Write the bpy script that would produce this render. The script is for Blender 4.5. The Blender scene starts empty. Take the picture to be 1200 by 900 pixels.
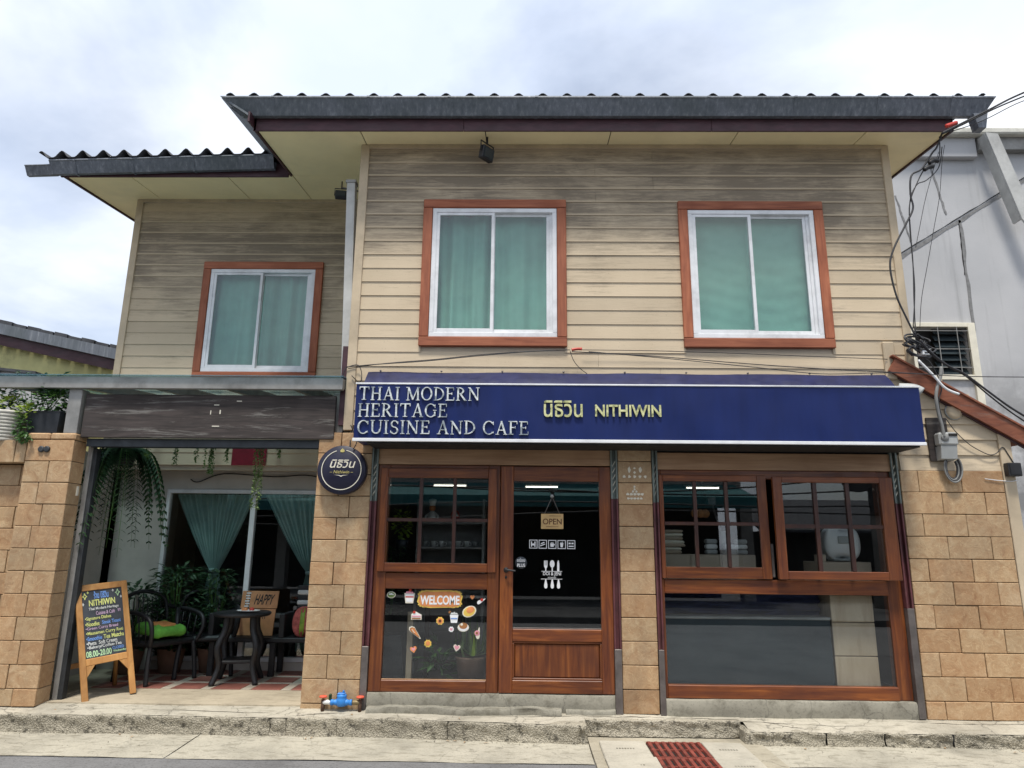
import bpy, bmesh, math, random
from mathutils import Vector, Matrix
random.seed(7)
scene = bpy.context.scene
C = scene.collection

# ---------------------------------------------------------------- camera
cam_data = bpy.data.cameras.new('camera')
cam_data.sensor_width = 36.0
cam_data.lens = 815.0 / 1200.0 * 36.0
cam_data.clip_end = 3000.0
cam_data.clip_start = 0.05
cam = bpy.data.objects.new('camera', cam_data)
C.objects.link(cam)
cam.matrix_world = Matrix.Translation((0.0, -6.7, 1.63)) @ Matrix([[0.999862, -0.006465, 0.015305], [0.013457, -0.225069, -0.97425], [0.009744, 0.974321, -0.224951]]).to_4x4()
scene.camera = cam

# ---------------------------------------------------------------- sky, sun, exposure
SUN_EL, SUN_AZ = math.radians(69.0), math.radians(-8.0)     # azimuth: 0 = straight in front of the house
sun_dir = Vector((math.sin(SUN_AZ) * math.cos(SUN_EL), -math.cos(SUN_AZ) * math.cos(SUN_EL), math.sin(SUN_EL)))
world = bpy.data.worlds.new('World')
scene.world = world
world.use_nodes = True
wt = world.node_tree
for n in list(wt.nodes):
    wt.nodes.remove(n)
def wn(t, **k):
    n = wt.nodes.new(t)
    for a, b in k.items():
        setattr(n, a, b)
    return n
w_out = wn('ShaderNodeOutputWorld')
w_bg = wn('ShaderNodeBackground')
w_sky = wn('ShaderNodeTexSky', sky_type='NISHITA', sun_disc=False, sun_elevation=SUN_EL,
           sun_rotation=math.atan2(sun_dir.x, sun_dir.y), air_density=1.0, dust_density=2.5, ozone_density=1.0)
w_bg.inputs['Strength'].default_value = 0.12
w_co = wn('ShaderNodeTexCoord')
w_sep = wn('ShaderNodeSeparateXYZ')
w_add = wn('ShaderNodeMath', operation='ADD'); w_add.inputs[1].default_value = 0.22
w_dx = wn('ShaderNodeMath', operation='DIVIDE')
w_dy = wn('ShaderNodeMath', operation='DIVIDE')
w_cmb = wn('ShaderNodeCombineXYZ')
w_n1 = wn('ShaderNodeTexNoise'); w_n1.inputs['Scale'].default_value = 0.9; w_n1.inputs['Detail'].default_value = 7.0
w_n1.inputs['Roughness'].default_value = 0.55; w_n1.inputs['Distortion'].default_value = 0.25
w_ramp = wn('ShaderNodeValToRGB')
w_ramp.color_ramp.elements[0].position = 0.34; w_ramp.color_ramp.elements[0].color = (0.10, 0.10, 0.10, 1)
w_ramp.color_ramp.elements[1].position = 0.60; w_ramp.color_ramp.elements[1].color = (1, 1, 1, 1)
w_n2 = wn('ShaderNodeTexNoise'); w_n2.inputs['Scale'].default_value = 1.7; w_n2.inputs['Detail'].default_value = 5.0
w_r2 = wn('ShaderNodeValToRGB')
w_r2.color_ramp.elements[0].position = 0.35; w_r2.color_ramp.elements[0].color = (5.5, 6.15, 7.4, 1)
w_r2.color_ramp.elements[1].position = 0.68; w_r2.color_ramp.elements[1].color = (7.4, 7.7, 8.2, 1)
w_mix = wn('ShaderNodeMixRGB')
L = wt.links.new
L(w_co.outputs['Generated'], w_sep.inputs[0])
L(w_sep.outputs['Z'], w_add.inputs[0])
L(w_sep.outputs['X'], w_dx.inputs[0]); L(w_add.outputs[0], w_dx.inputs[1])
L(w_sep.outputs['Y'], w_dy.inputs[0]); L(w_add.outputs[0], w_dy.inputs[1])
L(w_dx.outputs[0], w_cmb.inputs['X']); L(w_dy.outputs[0], w_cmb.inputs['Y'])
w_cmb.inputs['Z'].default_value = 3.7
L(w_cmb.outputs[0], w_n1.inputs['Vector']); L(w_cmb.outputs[0], w_n2.inputs['Vector'])
L(w_n1.outputs['Fac'], w_ramp.inputs['Fac']); L(w_n2.outputs['Fac'], w_r2.inputs['Fac'])
L(w_ramp.outputs['Color'], w_mix.inputs['Fac'])
L(w_sky.outputs['Color'], w_mix.inputs['Color1']); L(w_r2.outputs['Color'], w_mix.inputs['Color2'])
L(w_mix.outputs['Color'], w_bg.inputs['Color']); L(w_bg.outputs[0], w_out.inputs['Surface'])

sun_data = bpy.data.lights.new('sun', 'SUN')
sun_data.energy = 3.3
sun_data.angle = math.radians(9.0)
sun_data.color = (1.0, 0.95, 0.87)
sun = bpy.data.objects.new('sun', sun_data)
C.objects.link(sun)
sun.rotation_euler = sun_dir.to_track_quat('Z', 'Y').to_euler()

scene.view_settings.view_transform = 'Standard'
scene.view_settings.look = 'None'
scene.view_settings.gamma = 1.0
scene.view_settings.use_curve_mapping = False
scene.view_settings.exposure = 0.40
scene.cycles.max_bounces = 7
scene.cycles.transparent_max_bounces = 16
scene.cycles.use_denoising = True

# ---------------------------------------------------------------- helpers
BASE = {}
def tag(o, label=None, cat=None, group=None, kind=None):
    if label: o['label'] = label
    if cat: o['category'] = cat
    if group: o['group'] = group
    if kind: o['kind'] = kind
    return o

def thing(name, label, cat, loc=(0, 0, 0), group=None, rot=0.0, local=False, kind=None):
    o = bpy.data.objects.new(name, None)
    o.empty_display_size = 0.1
    C.objects.link(o)
    o.location = loc
    o.rotation_euler = (0, 0, rot)
    BASE[o.name] = Vector((0, 0, 0)) if local else Vector(loc)
    return tag(o, label, cat, group, kind)

class MB:
    def __init__(s):
        s.v = []; s.f = []; s.smooth = []
    def add(s, vs, fs, smooth=False):
        n = len(s.v)
        s.v.extend([tuple(p) for p in vs])
        s.f.extend([tuple(i + n for i in f) for f in fs])
        s.smooth.extend([smooth] * len(fs))
        return s
    def box(s, x0, x1, y0, y1, z0, z1, b=0.0, M=None, jit=0.0):
        if x0 > x1: x0, x1 = x1, x0
        if y0 > y1: y0, y1 = y1, y0
        if z0 > z1: z0, z1 = z1, z0
        b = min(b, (x1 - x0) * .45, (y1 - y0) * .45, (z1 - z0) * .45)
        if b <= 0:
            vs = [Vector(p) for p in [(x0,y0,z0),(x1,y0,z0),(x1,y1,z0),(x0,y1,z0),(x0,y0,z1),(x1,y0,z1),(x1,y1,z1),(x0,y1,z1)]]
            fs = [(0,3,2,1),(4,5,6,7),(0,1,5,4),(1,2,6,5),(2,3,7,6),(3,0,4,7)]
        else:
            vs = []; idx = {}
            for ix, sx in enumerate((x0, x1)):
                for iy, sy in enumerate((y0, y1)):
                    for iz, sz in enumerate((z0, z1)):
                        dx = b if ix == 0 else -b; dy = b if iy == 0 else -b; dz = b if iz == 0 else -b
                        j = Vector((random.uniform(-jit, jit), random.uniform(-jit, jit) * .3, random.uniform(-jit, jit)))
                        for ax, p in enumerate(((sx, sy + dy, sz + dz), (sx + dx, sy, sz + dz), (sx + dx, sy + dy, sz))):
                            idx[(ix, iy, iz, ax)] = len(vs); vs.append(Vector(p) + j)
            fs = []
            for ax in range(3):
                o = [a for a in range(3) if a != ax]
                for side in (0, 1):
                    q = []
                    for (a, c) in ((0,0),(1,0),(1,1),(0,1)):
                        k = [0, 0, 0]; k[ax] = side; k[o[0]] = a; k[o[1]] = c
                        q.append(idx[(*k, ax)])
                    flip = (side == 0) ^ (ax == 1)
                    fs.append(tuple(reversed(q)) if flip else tuple(q))
                    
            for ax in range(3):
                o = [a for a in range(3) if a != ax]
                for a in (0, 1):
                    for c in (0, 1):
                        k0 = [0,0,0]; k1 = [0,0,0]
                        k0[ax] = 0; k1[ax] = 1
                        k0[o[0]] = k1[o[0]] = a; k0[o[1]] = k1[o[1]] = c
                        fs.append((idx[(*k0,o[0])], idx[(*k1,o[0])], idx[(*k1,o[1])], idx[(*k0,o[1])]))
            for ix in (0,1):
                for iy in (0,1):
                    for iz in (0,1):
                        fs.append((idx[(ix,iy,iz,0)], idx[(ix,iy,iz,1)], idx[(ix,iy,iz,2)]))
        if M is not None:
            vs = [M @ p for p in vs]
        return s.add(vs, fs)
    def prism(s, prof, x0, x1, axis='X', smooth=False, close=True):
        """profile of (a,b) pairs extruded along an axis: X -> (y,z), Y -> (x,z), Z -> (x,y)"""
        n = len(prof)
        def P(a, b, t):
            return {'X': (t, a, b), 'Y': (a, t, b), 'Z': (a, b, t)}[axis]
        vs = [P(a, b, x0) for a, b in prof] + [P(a, b, x1) for a, b in prof]
        rng = range(n) if close else range(n - 1)
        s.add(vs, [(i, (i + 1) % n, n + (i + 1) % n, n + i) for i in rng], smooth)
        if close:
            m = len(s.v) - 2 * n
            s.f.append(tuple(m + i for i in reversed(range(n)))); s.smooth.append(False)
            s.f.append(tuple(m + n + i for i in range(n))); s.smooth.append(False)
        return s
    def tube(s, pts, r, sides=6, smooth_path=True, r1=None, cap=True):
        pts = [Vector(p) for p in pts]
        if smooth_path and len(pts) > 2:
            out = []
            for i in range(len(pts) - 1):
                p0 = pts[max(i - 1, 0)]; p1 = pts[i]; p2 = pts[i + 1]; p3 = pts[min(i + 2, len(pts) - 1)]
                for k in range(6):
                    t = k / 6.0
                    out.append(0.5 * ((2 * p1) + (p2 - p0) * t + (2 * p0 - 5 * p1 + 4 * p2 - p3) * t * t + (3 * p1 - p0 - 3 * p2 + p3) * t ** 3))
            out.append(pts[-1]); pts = out
        n = len(pts); vs = []; fs = []
        up = Vector((0.13, 0.21, 1)).normalized()
        prev = None
        for i, p in enumerate(pts):
            d = (pts[min(i + 1, n - 1)] - pts[max(i - 1, 0)])
            d = d.normalized() if d.length > 1e-9 else Vector((0, 0, 1))
            a = d.cross(up if prev is None else prev)
            if a.length < 1e-4: a = d.cross(Vector((1, 0.1, 0)))
            a.normalize(); b = a.cross(d); b.normalize()
            prev = b if prev is not None else b
            rr = r if r1 is None else r + (r1 - r) * i / max(n - 1, 1)
            for k in range(sides):
                t = 2 * math.pi * k / sides
                vs.append(p + a * (rr * math.cos(t)) + b * (rr * math.sin(t)))
            prev = b
        for i in range(n - 1):
            for k in range(sides):
                fs.append((i * sides + k, i * sides + (k + 1) % sides, (i + 1) * sides + (k + 1) % sides, (i + 1) * sides + k))
        if cap:
            fs.append(tuple(reversed(range(sides)))); fs.append(tuple((n - 1) * sides + k for k in range(sides)))
        return s.add(vs, fs, True)
    def lathe(s, prof, c=(0, 0, 0), seg=20, axis='Z', smooth=True):
        vs = []; fs = []; n = len(prof); c = Vector(c)
        for k in range(seg):
            t = 2 * math.pi * k / seg
            for r, h in prof:
                p = {'Z': (r * math.cos(t), r * math.sin(t), h), 'Y': (r * math.cos(t), h, r * math.sin(t)), 'X': (h, r * math.cos(t), r * math.sin(t))}[axis]
                vs.append(c + Vector(p))
        for k in range(seg):
            k2 = (k + 1) % seg
            for i in range(n - 1):
                fs.append((k * n + i, k2 * n + i, k2 * n + i + 1, k * n + i + 1))
        s.add(vs, fs, smooth)
        m = len(s.v) - len(vs)
        for e in (0, n - 1):
            if prof[e][0] > 1e-6:
                s.f.append(tuple(m + k * n + e for k in range(seg))); s.smooth.append(False)
        return s
    def grid(s, fn, nu, nv, smooth=True):
        vs = [fn(i / nu, j / nv) for j in range(nv + 1) for i in range(nu + 1)]
        fs = [(j * (nu + 1) + i, j * (nu + 1) + i + 1, (j + 1) * (nu + 1) + i + 1, (j + 1) * (nu + 1) + i) for j in range(nv) for i in range(nu)]
        return s.add(vs, fs, smooth)
    def poly(s, pts2, y0, y1):
        """flat outline in XZ given as list of (x,z), thickened in Y"""
        return s.prism(pts2, y0, y1, 'Y')
    def leaf(s, p, d, n, ln, w, bend=0.25):
        d = Vector(d).normalized(); side = d.cross(Vector(n))
        if side.length < 1e-4: side = d.cross(Vector((0.3, 1, 0.2)))
        side.normalize(); nn = side.cross(d)
        p = Vector(p)
        a = p; m = p + d * ln * .5 + nn * bend * ln * .35; e = p + d * ln - nn * bend * ln * .3
        vs = [a, m + side * w * .5 - nn * w * .12, e, m - side * w * .5 - nn * w * .12, m]
        return s.add(vs, [(0, 1, 4), (1, 2, 4), (2, 3, 4), (3, 0, 4)], False)
    def build(s, name, m, parent=None, off=None):
        o3 = Vector((0, 0, 0)) if off is None else Vector(off)
        if parent is not None and off is None:
            o3 = BASE.get(parent.name, Vector((0, 0, 0)))
        me = bpy.data.meshes.new(name)
        me.from_pydata([(p[0] - o3.x, p[1] - o3.y, p[2] - o3.z) for p in s.v], [], s.f)
        me.validate(verbose=False)
        if len(me.polygons) == len(s.smooth):
            me.polygons.foreach_set('use_smooth', s.smooth)
        bm = bmesh.new(); bm.from_mesh(me)
        bmesh.ops.recalc_face_normals(bm, faces=bm.faces[:]); bm.to_mesh(me); bm.free()
        me.materials.append(m)
        o = bpy.data.objects.new(name, me)
        C.objects.link(o)
        if parent is not None:
            o.parent = parent
        BASE[o.name] = o3
        return o

def bx(name, m, parent, *a, b=0.0, **k):
    return MB().box(*a, b=b, **k).build(name, m, parent)

def text_mesh(s, bold=0.0):
    c = bpy.data.curves.new('tmp_text', 'FONT'); c.body = s; c.size = 1.0; c.resolution_u = 4
    c.offset = bold
    o = bpy.data.objects.new('tmp_text', c); C.objects.link(o)
    bpy.context.view_layer.update()
    dg = bpy.context.evaluated_depsgraph_get()
    me = bpy.data.meshes.new_from_object(o.evaluated_get(dg))
    vs = [(v.co.x, v.co.y) for v in me.vertices]; fs = [tuple(p.vertices) for p in me.polygons]
    bpy.data.objects.remove(o); bpy.data.curves.remove(c); bpy.data.meshes.remove(me)
    return vs, fs

def serif(s):
    return ''.join(chr(0x1D400 + ord(ch) - 65) if 'A' <= ch <= 'Z' else ch for ch in s)

def add_text(mb, s, x0, x1, z0, z1, y, depth=0.003, bold=0.0, shear=0.0, fn=None):
    """solid lettering fitted into a rectangle of the XZ plane, front face at y"""
    vs, fs = text_mesh(s, bold)
    if not vs: return mb
    ax0 = min(p[0] for p in vs); ax1 = max(p[0] for p in vs); ay0 = min(p[1] for p in vs); ay1 = max(p[1] for p in vs)
    def T(p, yy):
        u = (p[0] - ax0) / max(ax1 - ax0, 1e-6); v = (p[1] - ay0) / max(ay1 - ay0, 1e-6)
        q = Vector((x0 + (x1 - x0) * u + shear * v, yy, z0 + (z1 - z0) * v))
        return fn(q) if fn else q
    n = len(vs)
    vv = [T(p, y) for p in vs] + [T(p, y + depth) for p in vs]
    ff = list(fs)
    edges = {}
    for f in fs:
        for i in range(len(f)):
            a, b = f[i], f[(i + 1) % len(f)]
            edges[(a, b)] = edges.get((a, b), 0) + 1
    for (a, b) in edges:
        if (b, a) not in edges:
            ff.append((a, b, b + n, a + n))
    return mb.add(vv, ff)

# ---------------------------------------------------------------- materials
MATS = {}
class NT:
    def __init__(s, name):
        s.m = bpy.data.materials.new(name); s.m.use_nodes = True
        s.t = s.m.node_tree
        s.b = s.t.nodes['Principled BSDF']; s.out = s.t.nodes['Material Output']
        MATS[name] = s.m
        g = s.t.nodes.new('ShaderNodeNewGeometry'); s.pos = g.outputs['Position']
    def n(s, t, **k):
        o = s.t.nodes.new(t)
        for a, b in k.items(): setattr(o, a, b)
        return o
    def link(s, a, b): s.t.links.new(a, b)
    def map(s, scale, src=None, loc=(0, 0, 0)):
        o = s.n('ShaderNodeMapping'); o.inputs['Scale'].default_value = scale; o.inputs['Location'].default_value = loc
        s.link(src or s.pos, o.inputs['Vector']); return o.outputs[0]
    def noise(s, scale, detail=4, rough=0.55, vec=None, dist=0.0):
        o = s.n('ShaderNodeTexNoise'); o.inputs['Scale'].default_value = scale; o.inputs['Detail'].default_value = detail
        o.inputs['Roughness'].default_value = rough; o.inputs['Distortion'].default_value = dist
        s.link(vec or s.pos, o.inputs['Vector']); return o.outputs['Fac']
    def ramp(s, fac, stops):
        o = s.n('ShaderNodeValToRGB'); e = o.color_ramp.elements
        while len(e) < len(stops): e.new(0.5)
        for i, (p, c) in enumerate(stops):
            e[i].position = p; e[i].color = (*c, 1) if isinstance(c, tuple) else (c, c, c, 1)
        s.link(fac, o.inputs['Fac']); return o.outputs['Color']
    def mix(s, fac, a, b, mode='MIX'):
        o = s.n('ShaderNodeMixRGB', blend_type=mode)
        for k, v in (('Fac', fac), ('Color1', a), ('Color2', b)):
            if isinstance(v, (int, float)): o.inputs[k].default_value = v if k == 'Fac' else (v, v, v, 1)
            elif isinstance(v, tuple): o.inputs[k].default_value = (*v, 1)
            else: s.link(v, o.inputs[k])
        return o.outputs['Color']
    def math(s, op, a, b=0.0, clamp=False):
        o = s.n('ShaderNodeMath', operation=op, use_clamp=clamp)
        for i, v in enumerate((a, b)):
            if isinstance(v, (int, float)): o.inputs[i].default_value = v
            else: s.link(v, o.inputs[i])
        return o.outputs[0]
    def rnd(s):
        return s.n('ShaderNodeObjectInfo').outputs['Random']
    def axis(s, k):
        o = s.n('ShaderNodeSeparateXYZ'); s.link(s.pos, o.inputs[0]); return o.outputs[k]
    def bump(s, h, strength=0.3, dist=0.01):
        o = s.n('ShaderNodeBump'); o.inputs['Strength'].default_value = strength; o.inputs['Distance'].default_value = dist
        s.link(h, o.inputs['Height']); s.link(o.outputs[0], s.b.inputs['Normal'])
    def fin(s, col, rough=0.6, metal=0.0, spec=0.4, coat=0.0):
        for k, v in (('Base Color', col), ('Roughness', rough), ('Metallic', metal), ('Specular IOR Level', spec), ('Coat Weight', coat)):
            if isinstance(v, tuple): s.b.inputs[k].default_value = (*v, 1)
            elif isinstance(v, (int, float)): s.b.inputs[k].default_value = v
            else: s.link(v, s.b.inputs[k])
        return s.m

def scale_col(c, k): return tuple(min(1.0, v * k) for v in c)

def simple(name, c, rough=0.6, metal=0.0, var=0.25, sc=8.0, bump=0.0, spec=0.4, coat=0.0, rnd=0.0, stretch=(1, 1, 1), dirt=0.0):
    t = NT(name)
    v = t.map(stretch)
    f = t.noise(sc, 5, 0.6, v)
    col = t.ramp(f, [(0.3, scale_col(c, 1 - var)), (0.7, scale_col(c, 1 + var))])
    if rnd: 
        k = t.ramp(t.rnd(), [(0, 1 - rnd), (1, 1 + rnd)])
        col = t.mix(1.0, col, k, 'MULTIPLY')
    if dirt:
        d = t.ramp(t.noise(2.3, 6, 0.7), [(0.5, 0.0), (0.72, dirt)])
        col = t.mix(d, col, (0.05, 0.045, 0.04))
    if bump: t.bump(t.noise(sc * 4, 4, 0.6, v), bump, 0.004)
    r = t.ramp(t.noise(sc * 1.7, 3), [(0.3, max(rough - .08, .03)), (0.7, min(rough + .1, 1.0))])
    return t.fin(col, r, metal, spec, coat)

# painted clapboard with embossed grain, soot and mildew that gathers in the sheltered upper courses
t = NT('siding')
base = t.ramp(t.noise(1.4, 4), [(0.3, (0.50, 0.405, 0.28)), (0.7, (0.59, 0.485, 0.345))])
base = t.mix(1.0, base, t.ramp(t.rnd(), [(0, 0.9), (1, 1.07)]), 'MULTIPLY')
streak = t.noise(1.0, 9, 0.74, t.map((1.5, 1.5, 22.0)), 0.9)
grain = t.noise(1.0, 6, 0.7, t.map((7, 7, 85)), 1.2)
patch = t.noise(1.1, 5, 0.6, t.map((1, 1, 1.9), loc=(3.1, 0, 0.4)), 0.7)
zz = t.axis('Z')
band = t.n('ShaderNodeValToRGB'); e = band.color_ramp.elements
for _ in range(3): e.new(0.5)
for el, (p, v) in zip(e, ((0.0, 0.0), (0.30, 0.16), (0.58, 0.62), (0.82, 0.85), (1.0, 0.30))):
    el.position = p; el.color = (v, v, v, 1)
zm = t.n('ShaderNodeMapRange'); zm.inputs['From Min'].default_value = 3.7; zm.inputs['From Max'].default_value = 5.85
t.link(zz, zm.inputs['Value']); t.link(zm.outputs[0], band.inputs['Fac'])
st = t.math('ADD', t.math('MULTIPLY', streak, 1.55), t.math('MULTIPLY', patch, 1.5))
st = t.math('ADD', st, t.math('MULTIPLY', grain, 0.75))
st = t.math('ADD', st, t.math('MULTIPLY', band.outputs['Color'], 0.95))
mask = t.ramp(st, [(0.0, 0.0), (1.0, 1.0)])
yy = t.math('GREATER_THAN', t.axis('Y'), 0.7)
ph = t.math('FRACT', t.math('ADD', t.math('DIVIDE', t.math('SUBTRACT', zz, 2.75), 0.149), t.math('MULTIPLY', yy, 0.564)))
lip = t.ramp(ph, [(0.0, 0.25), (0.10, 0.3), (0.17, 1.0), (1.0, 1.0)])     # light on every board's lower lip put into the colour as thinner stain
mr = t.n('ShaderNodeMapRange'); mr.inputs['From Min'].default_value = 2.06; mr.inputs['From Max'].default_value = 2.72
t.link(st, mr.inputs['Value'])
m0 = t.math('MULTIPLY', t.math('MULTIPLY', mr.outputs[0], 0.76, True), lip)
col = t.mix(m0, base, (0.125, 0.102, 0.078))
col = t.mix(t.ramp(t.noise(60, 2), [(0.66, 0.0), (0.75, 0.35)]), col, (0.2, 0.16, 0.11))
t.bump(t.math('ADD', grain, t.math('MULTIPLY', streak, 0.5)), 0.35, 0.004)
t.fin(col, 0.72, 0, 0.25)

# glazed sandstone-look wall tile
t = NT('stone_tile')
r = t.rnd()
off = t.n('ShaderNodeVectorMath', operation='ADD'); cx = t.n('ShaderNodeCombineXYZ')
t.link(t.math('MULTIPLY', r, 37.0), cx.inputs[0]); t.link(t.math('MULTIPLY', r, 91.0), cx.inputs[2])
t.link(t.pos, off.inputs[0]); t.link(cx.outputs[0], off.inputs[1])
n1 = t.noise(9, 6, 0.66, off.outputs[0], 1.0)
n2 = t.noise(45, 3, 0.6, off.outputs[0])
col = t.ramp(n1, [(0.22, (0.30, 0.165, 0.085)), (0.42, (0.40, 0.255, 0.138)), (0.58, (0.445, 0.305, 0.175)), (0.78, (0.53, 0.39, 0.245))])
col = t.mix(t.ramp(n2, [(0.58, 0.0), (0.75, 0.5)]), col, (0.25, 0.15, 0.08))
vein = t.ramp(t.noise(5.5, 5, 0.6, off.outputs[0], 1.6), [(0.485, 0.0), (0.5, 0.55), (0.515, 0.0)])
col = t.mix(vein, col, (0.60, 0.45, 0.27))
col = t.mix(1.0, col, t.ramp(t.rnd(), [(0, (0.88, 0.81, 0.75)), (0.25, (1.06, 0.99, 0.93)), (0.5, (1.04, 1.05, 1.06)), (0.75, (0.95, 0.97, 0.97)), (1, (1.16, 1.13, 1.08))]), 'MULTIPLY')
grime = t.ramp(t.noise(1.6, 6, 0.7, t.map((1, 1, 0.45))), [(0.48, 0.0), (0.72, 0.45)])
col = t.mix(grime, col, (0.16, 0.115, 0.075))
chip = t.ramp(t.noise(24, 4, 0.7, off.outputs[0]), [(0.70, 0.0), (0.74, 0.75)])
col = t.mix(chip, col, (0.62, 0.52, 0.38))
t.bump(t.math('ADD', n1, t.math('MULTIPLY', n2, 0.4)), 0.6, 0.008)
t.fin(col, t.ramp(n1, [(0.3, 0.5), (0.7, 0.72)]), 0, 0.35)

def wood(name, dark, mid, light, stretch, rough=0.33, coat=0.15, worn=0.0, bump=0.12):
    t = NT(name)
    r = t.rnd(); cx = t.n('ShaderNodeCombineXYZ')
    for i in range(3): t.link(t.math('MULTIPLY', r, 13.0 + 7 * i), cx.inputs[i])
    off = t.n('ShaderNodeVectorMath', operation='ADD'); t.link(t.pos, off.inputs[0]); t.link(cx.outputs[0], off.inputs[1])
    v = t.map(stretch, off.outputs[0])
    n1 = t.noise(1.0, 7, 0.62, v, 0.8); n2 = t.noise(1.3, 3, 0.5, t.map((2.1, 2.1, 2.1), off.outputs[0]))
    col = t.ramp(n1, [(0.28, dark), (0.5, mid), (0.75, light)])
    col = t.mix(t.ramp(n2, [(0.42, 0.0), (0.7, 0.55)]), col, dark)
    col = t.mix(1.0, col, t.ramp(r, [(0, 0.82), (1, 1.15)]), 'MULTIPLY')
    if worn:
        w = t.ramp(t.noise(1.0, 9, 0.75, t.map(tuple(k * .55 for k in stretch), off.outputs[0]), 0.5), [(0.56, 0.0), (0.66, worn)])
        col = t.mix(w, col, (0.22, 0.21, 0.19))
    t.bump(n1, bump, 0.003)
    t.fin(col, t.ramp(n2, [(0.3, rough), (0.7, rough + .15)]), 0, 0.45, coat)
RD, RM, RL = (0.070, 0.018, 0.009), (0.165, 0.047, 0.013), (0.31, 0.102, 0.024)
wood('joinery_v', RD, RM, RL, (22, 22, 1.6))
wood('joinery_h', RD, RM, RL, (1.6, 22, 22))
wood('muntin_wood', (0.028, 0.010, 0.008), (0.055, 0.020, 0.013), (0.09, 0.032, 0.016), (14, 14, 3), 0.4)
wood('terracotta_v', (0.20, 0.052, 0.022), (0.33, 0.100, 0.044), (0.44, 0.155, 0.072), (26, 26, 2.2), 0.55, 0.0)
wood('terracotta_h', (0.20, 0.052, 0.022), (0.33, 0.100, 0.044), (0.44, 0.155, 0.072), (2.2, 26, 26), 0.55, 0.0)
wood('lintel_wood', (0.30, 0.165, 0.085), (0.42, 0.25, 0.135), (0.52, 0.33, 0.19), (1.5, 20, 30), 0.5, 0.0)
wood('weathered_board', (0.020, 0.016, 0.014), (0.042, 0.033, 0.030), (0.075, 0.058, 0.052), (2.5, 20, 30), 0.7, 0.0, 0.75, 0.5)
wood('pale_wood', (0.40, 0.29, 0.19), (0.52, 0.40, 0.28), (0.60, 0.47, 0.34), (12, 12, 1.5), 0.5, 0.0)
wood('board_wood', (0.34, 0.155, 0.045), (0.48, 0.24, 0.075), (0.58, 0.32, 0.11), (14, 14, 3), 0.45, 0.1)
wood('rake_wood', (0.10, 0.03, 0.016), (0.22, 0.07, 0.034), (0.30, 0.11, 0.055), (3, 18, 18), 0.6, 0.0, 0.25)
simple('trim_beige', (0.52, 0.42, 0.29), 0.65, var=0.15, sc=3, dirt=0.25, bump=0.1)
simple('soffit_cream', (0.88, 0.765, 0.455), 0.6, var=0.07, sc=1.5, dirt=0.07)
simple('fascia_dark', (0.060, 0.024, 0.030), 0.5, var=0.35, sc=5, stretch=(1, 1, 3))
simple('roof_cement', (0.055, 0.058, 0.066), 0.8, var=0.4, sc=6, bump=0.4)
simple('stucco', (0.50, 0.42, 0.32), 0.8, var=0.12, sc=3, bump=0.3)
simple('porch_plaster', (0.50, 0.465, 0.42), 0.8, var=0.12, sc=2, dirt=0.2)
simple('aluminium_white', (0.72, 0.73, 0.74), 0.4, var=0.06, sc=9, dirt=0.3)
simple('white_plastic', (0.75, 0.75, 0.73), 0.35, var=0.04)
simple('grey_plastic', (0.36, 0.37, 0.36), 0.5, var=0.1)
simple('black_plastic', (0.018, 0.018, 0.020), 0.45, var=0.3)
simple('cable_black', (0.028, 0.028, 0.031), 0.55, var=0.3)
simple('cable_grey', (0.22, 0.22, 0.21), 0.55, var=0.2)
simple('steel_grey', (0.28, 0.275, 0.26), 0.5, 0.3, var=0.22, sc=4, dirt=0.45)
simple('steel_dark', (0.05, 0.055, 0.06), 0.5, 0.4, var=0.3, sc=6)
simple('pipe_grey', (0.46, 0.46, 0.44), 0.55, 0.1, var=0.15, sc=5, dirt=0.3)
simple('maroon_paint', (0.115, 0.038, 0.042), 0.5, 0.1, var=0.35, sc=7, dirt=0.45)
simple('galvanised', (0.17, 0.15, 0.14), 0.42, 0.5, var=0.25, sc=9, dirt=0.3)
simple('rail_green', (0.17, 0.20, 0.18), 0.4, 0.2, var=0.3, sc=9)
simple('sign_blue', (0.0075, 0.0175, 0.094), 0.42, var=0.16, sc=2.2, spec=0.25, stretch=(3, 1, .6))
simple('tarp_blue', (0.012, 0.016, 0.065), 0.42, var=0.3, sc=6, spec=0.3)
simple('trim_white', (0.74, 0.75, 0.76), 0.4, var=0.08, dirt=0.2)
simple('navy_disc', (0.014, 0.014, 0.034), 0.4, var=0.15)
simple('gold_paint', (0.62, 0.53, 0.20), 0.4, 0.2, var=0.15)
simple('cream_print', (0.72, 0.68, 0.56), 0.5, var=0.1)
simple('vinyl_white', (0.78, 0.78, 0.78), 0.5, var=0.06)
simple('open_board', (0.53, 0.35, 0.15), 0.5, var=0.15, sc=18)
simple('open_ink', (0.10, 0.035, 0.012), 0.6)
simple('chalk_slate', (0.045, 0.052, 0.062), 0.75, var=0.35, sc=9)
simple('chalk_white', (0.62, 0.64, 0.62), 0.9); simple('chalk_blue', (0.14, 0.28, 0.62), 0.9)
simple('chalk_yellow', (0.62, 0.66, 0.22), 0.9); simple('chalk_pink', (0.50, 0.36, 0.50), 0.9); simple('chalk_green', (0.42, 0.62, 0.36), 0.9)
simple('rattan_black', (0.014, 0.014, 0.016), 0.45, var=0.4, sc=40, bump=0.3)
simple('fabric_green', (0.12, 0.36, 0.05), 0.85, var=0.25, sc=20, bump=0.3)
simple('fabric_orange', (0.52, 0.22, 0.07), 0.85, var=0.2, sc=20)
simple('fabric_red', (0.30, 0.07, 0.06), 0.85, var=0.4, sc=30)
simple('fabric_white', (0.55, 0.55, 0.54), 0.85, var=0.1)
simple('curtain_green', (0.205, 0.415, 0.335), 0.9, var=0.10, sc=5)
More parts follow.
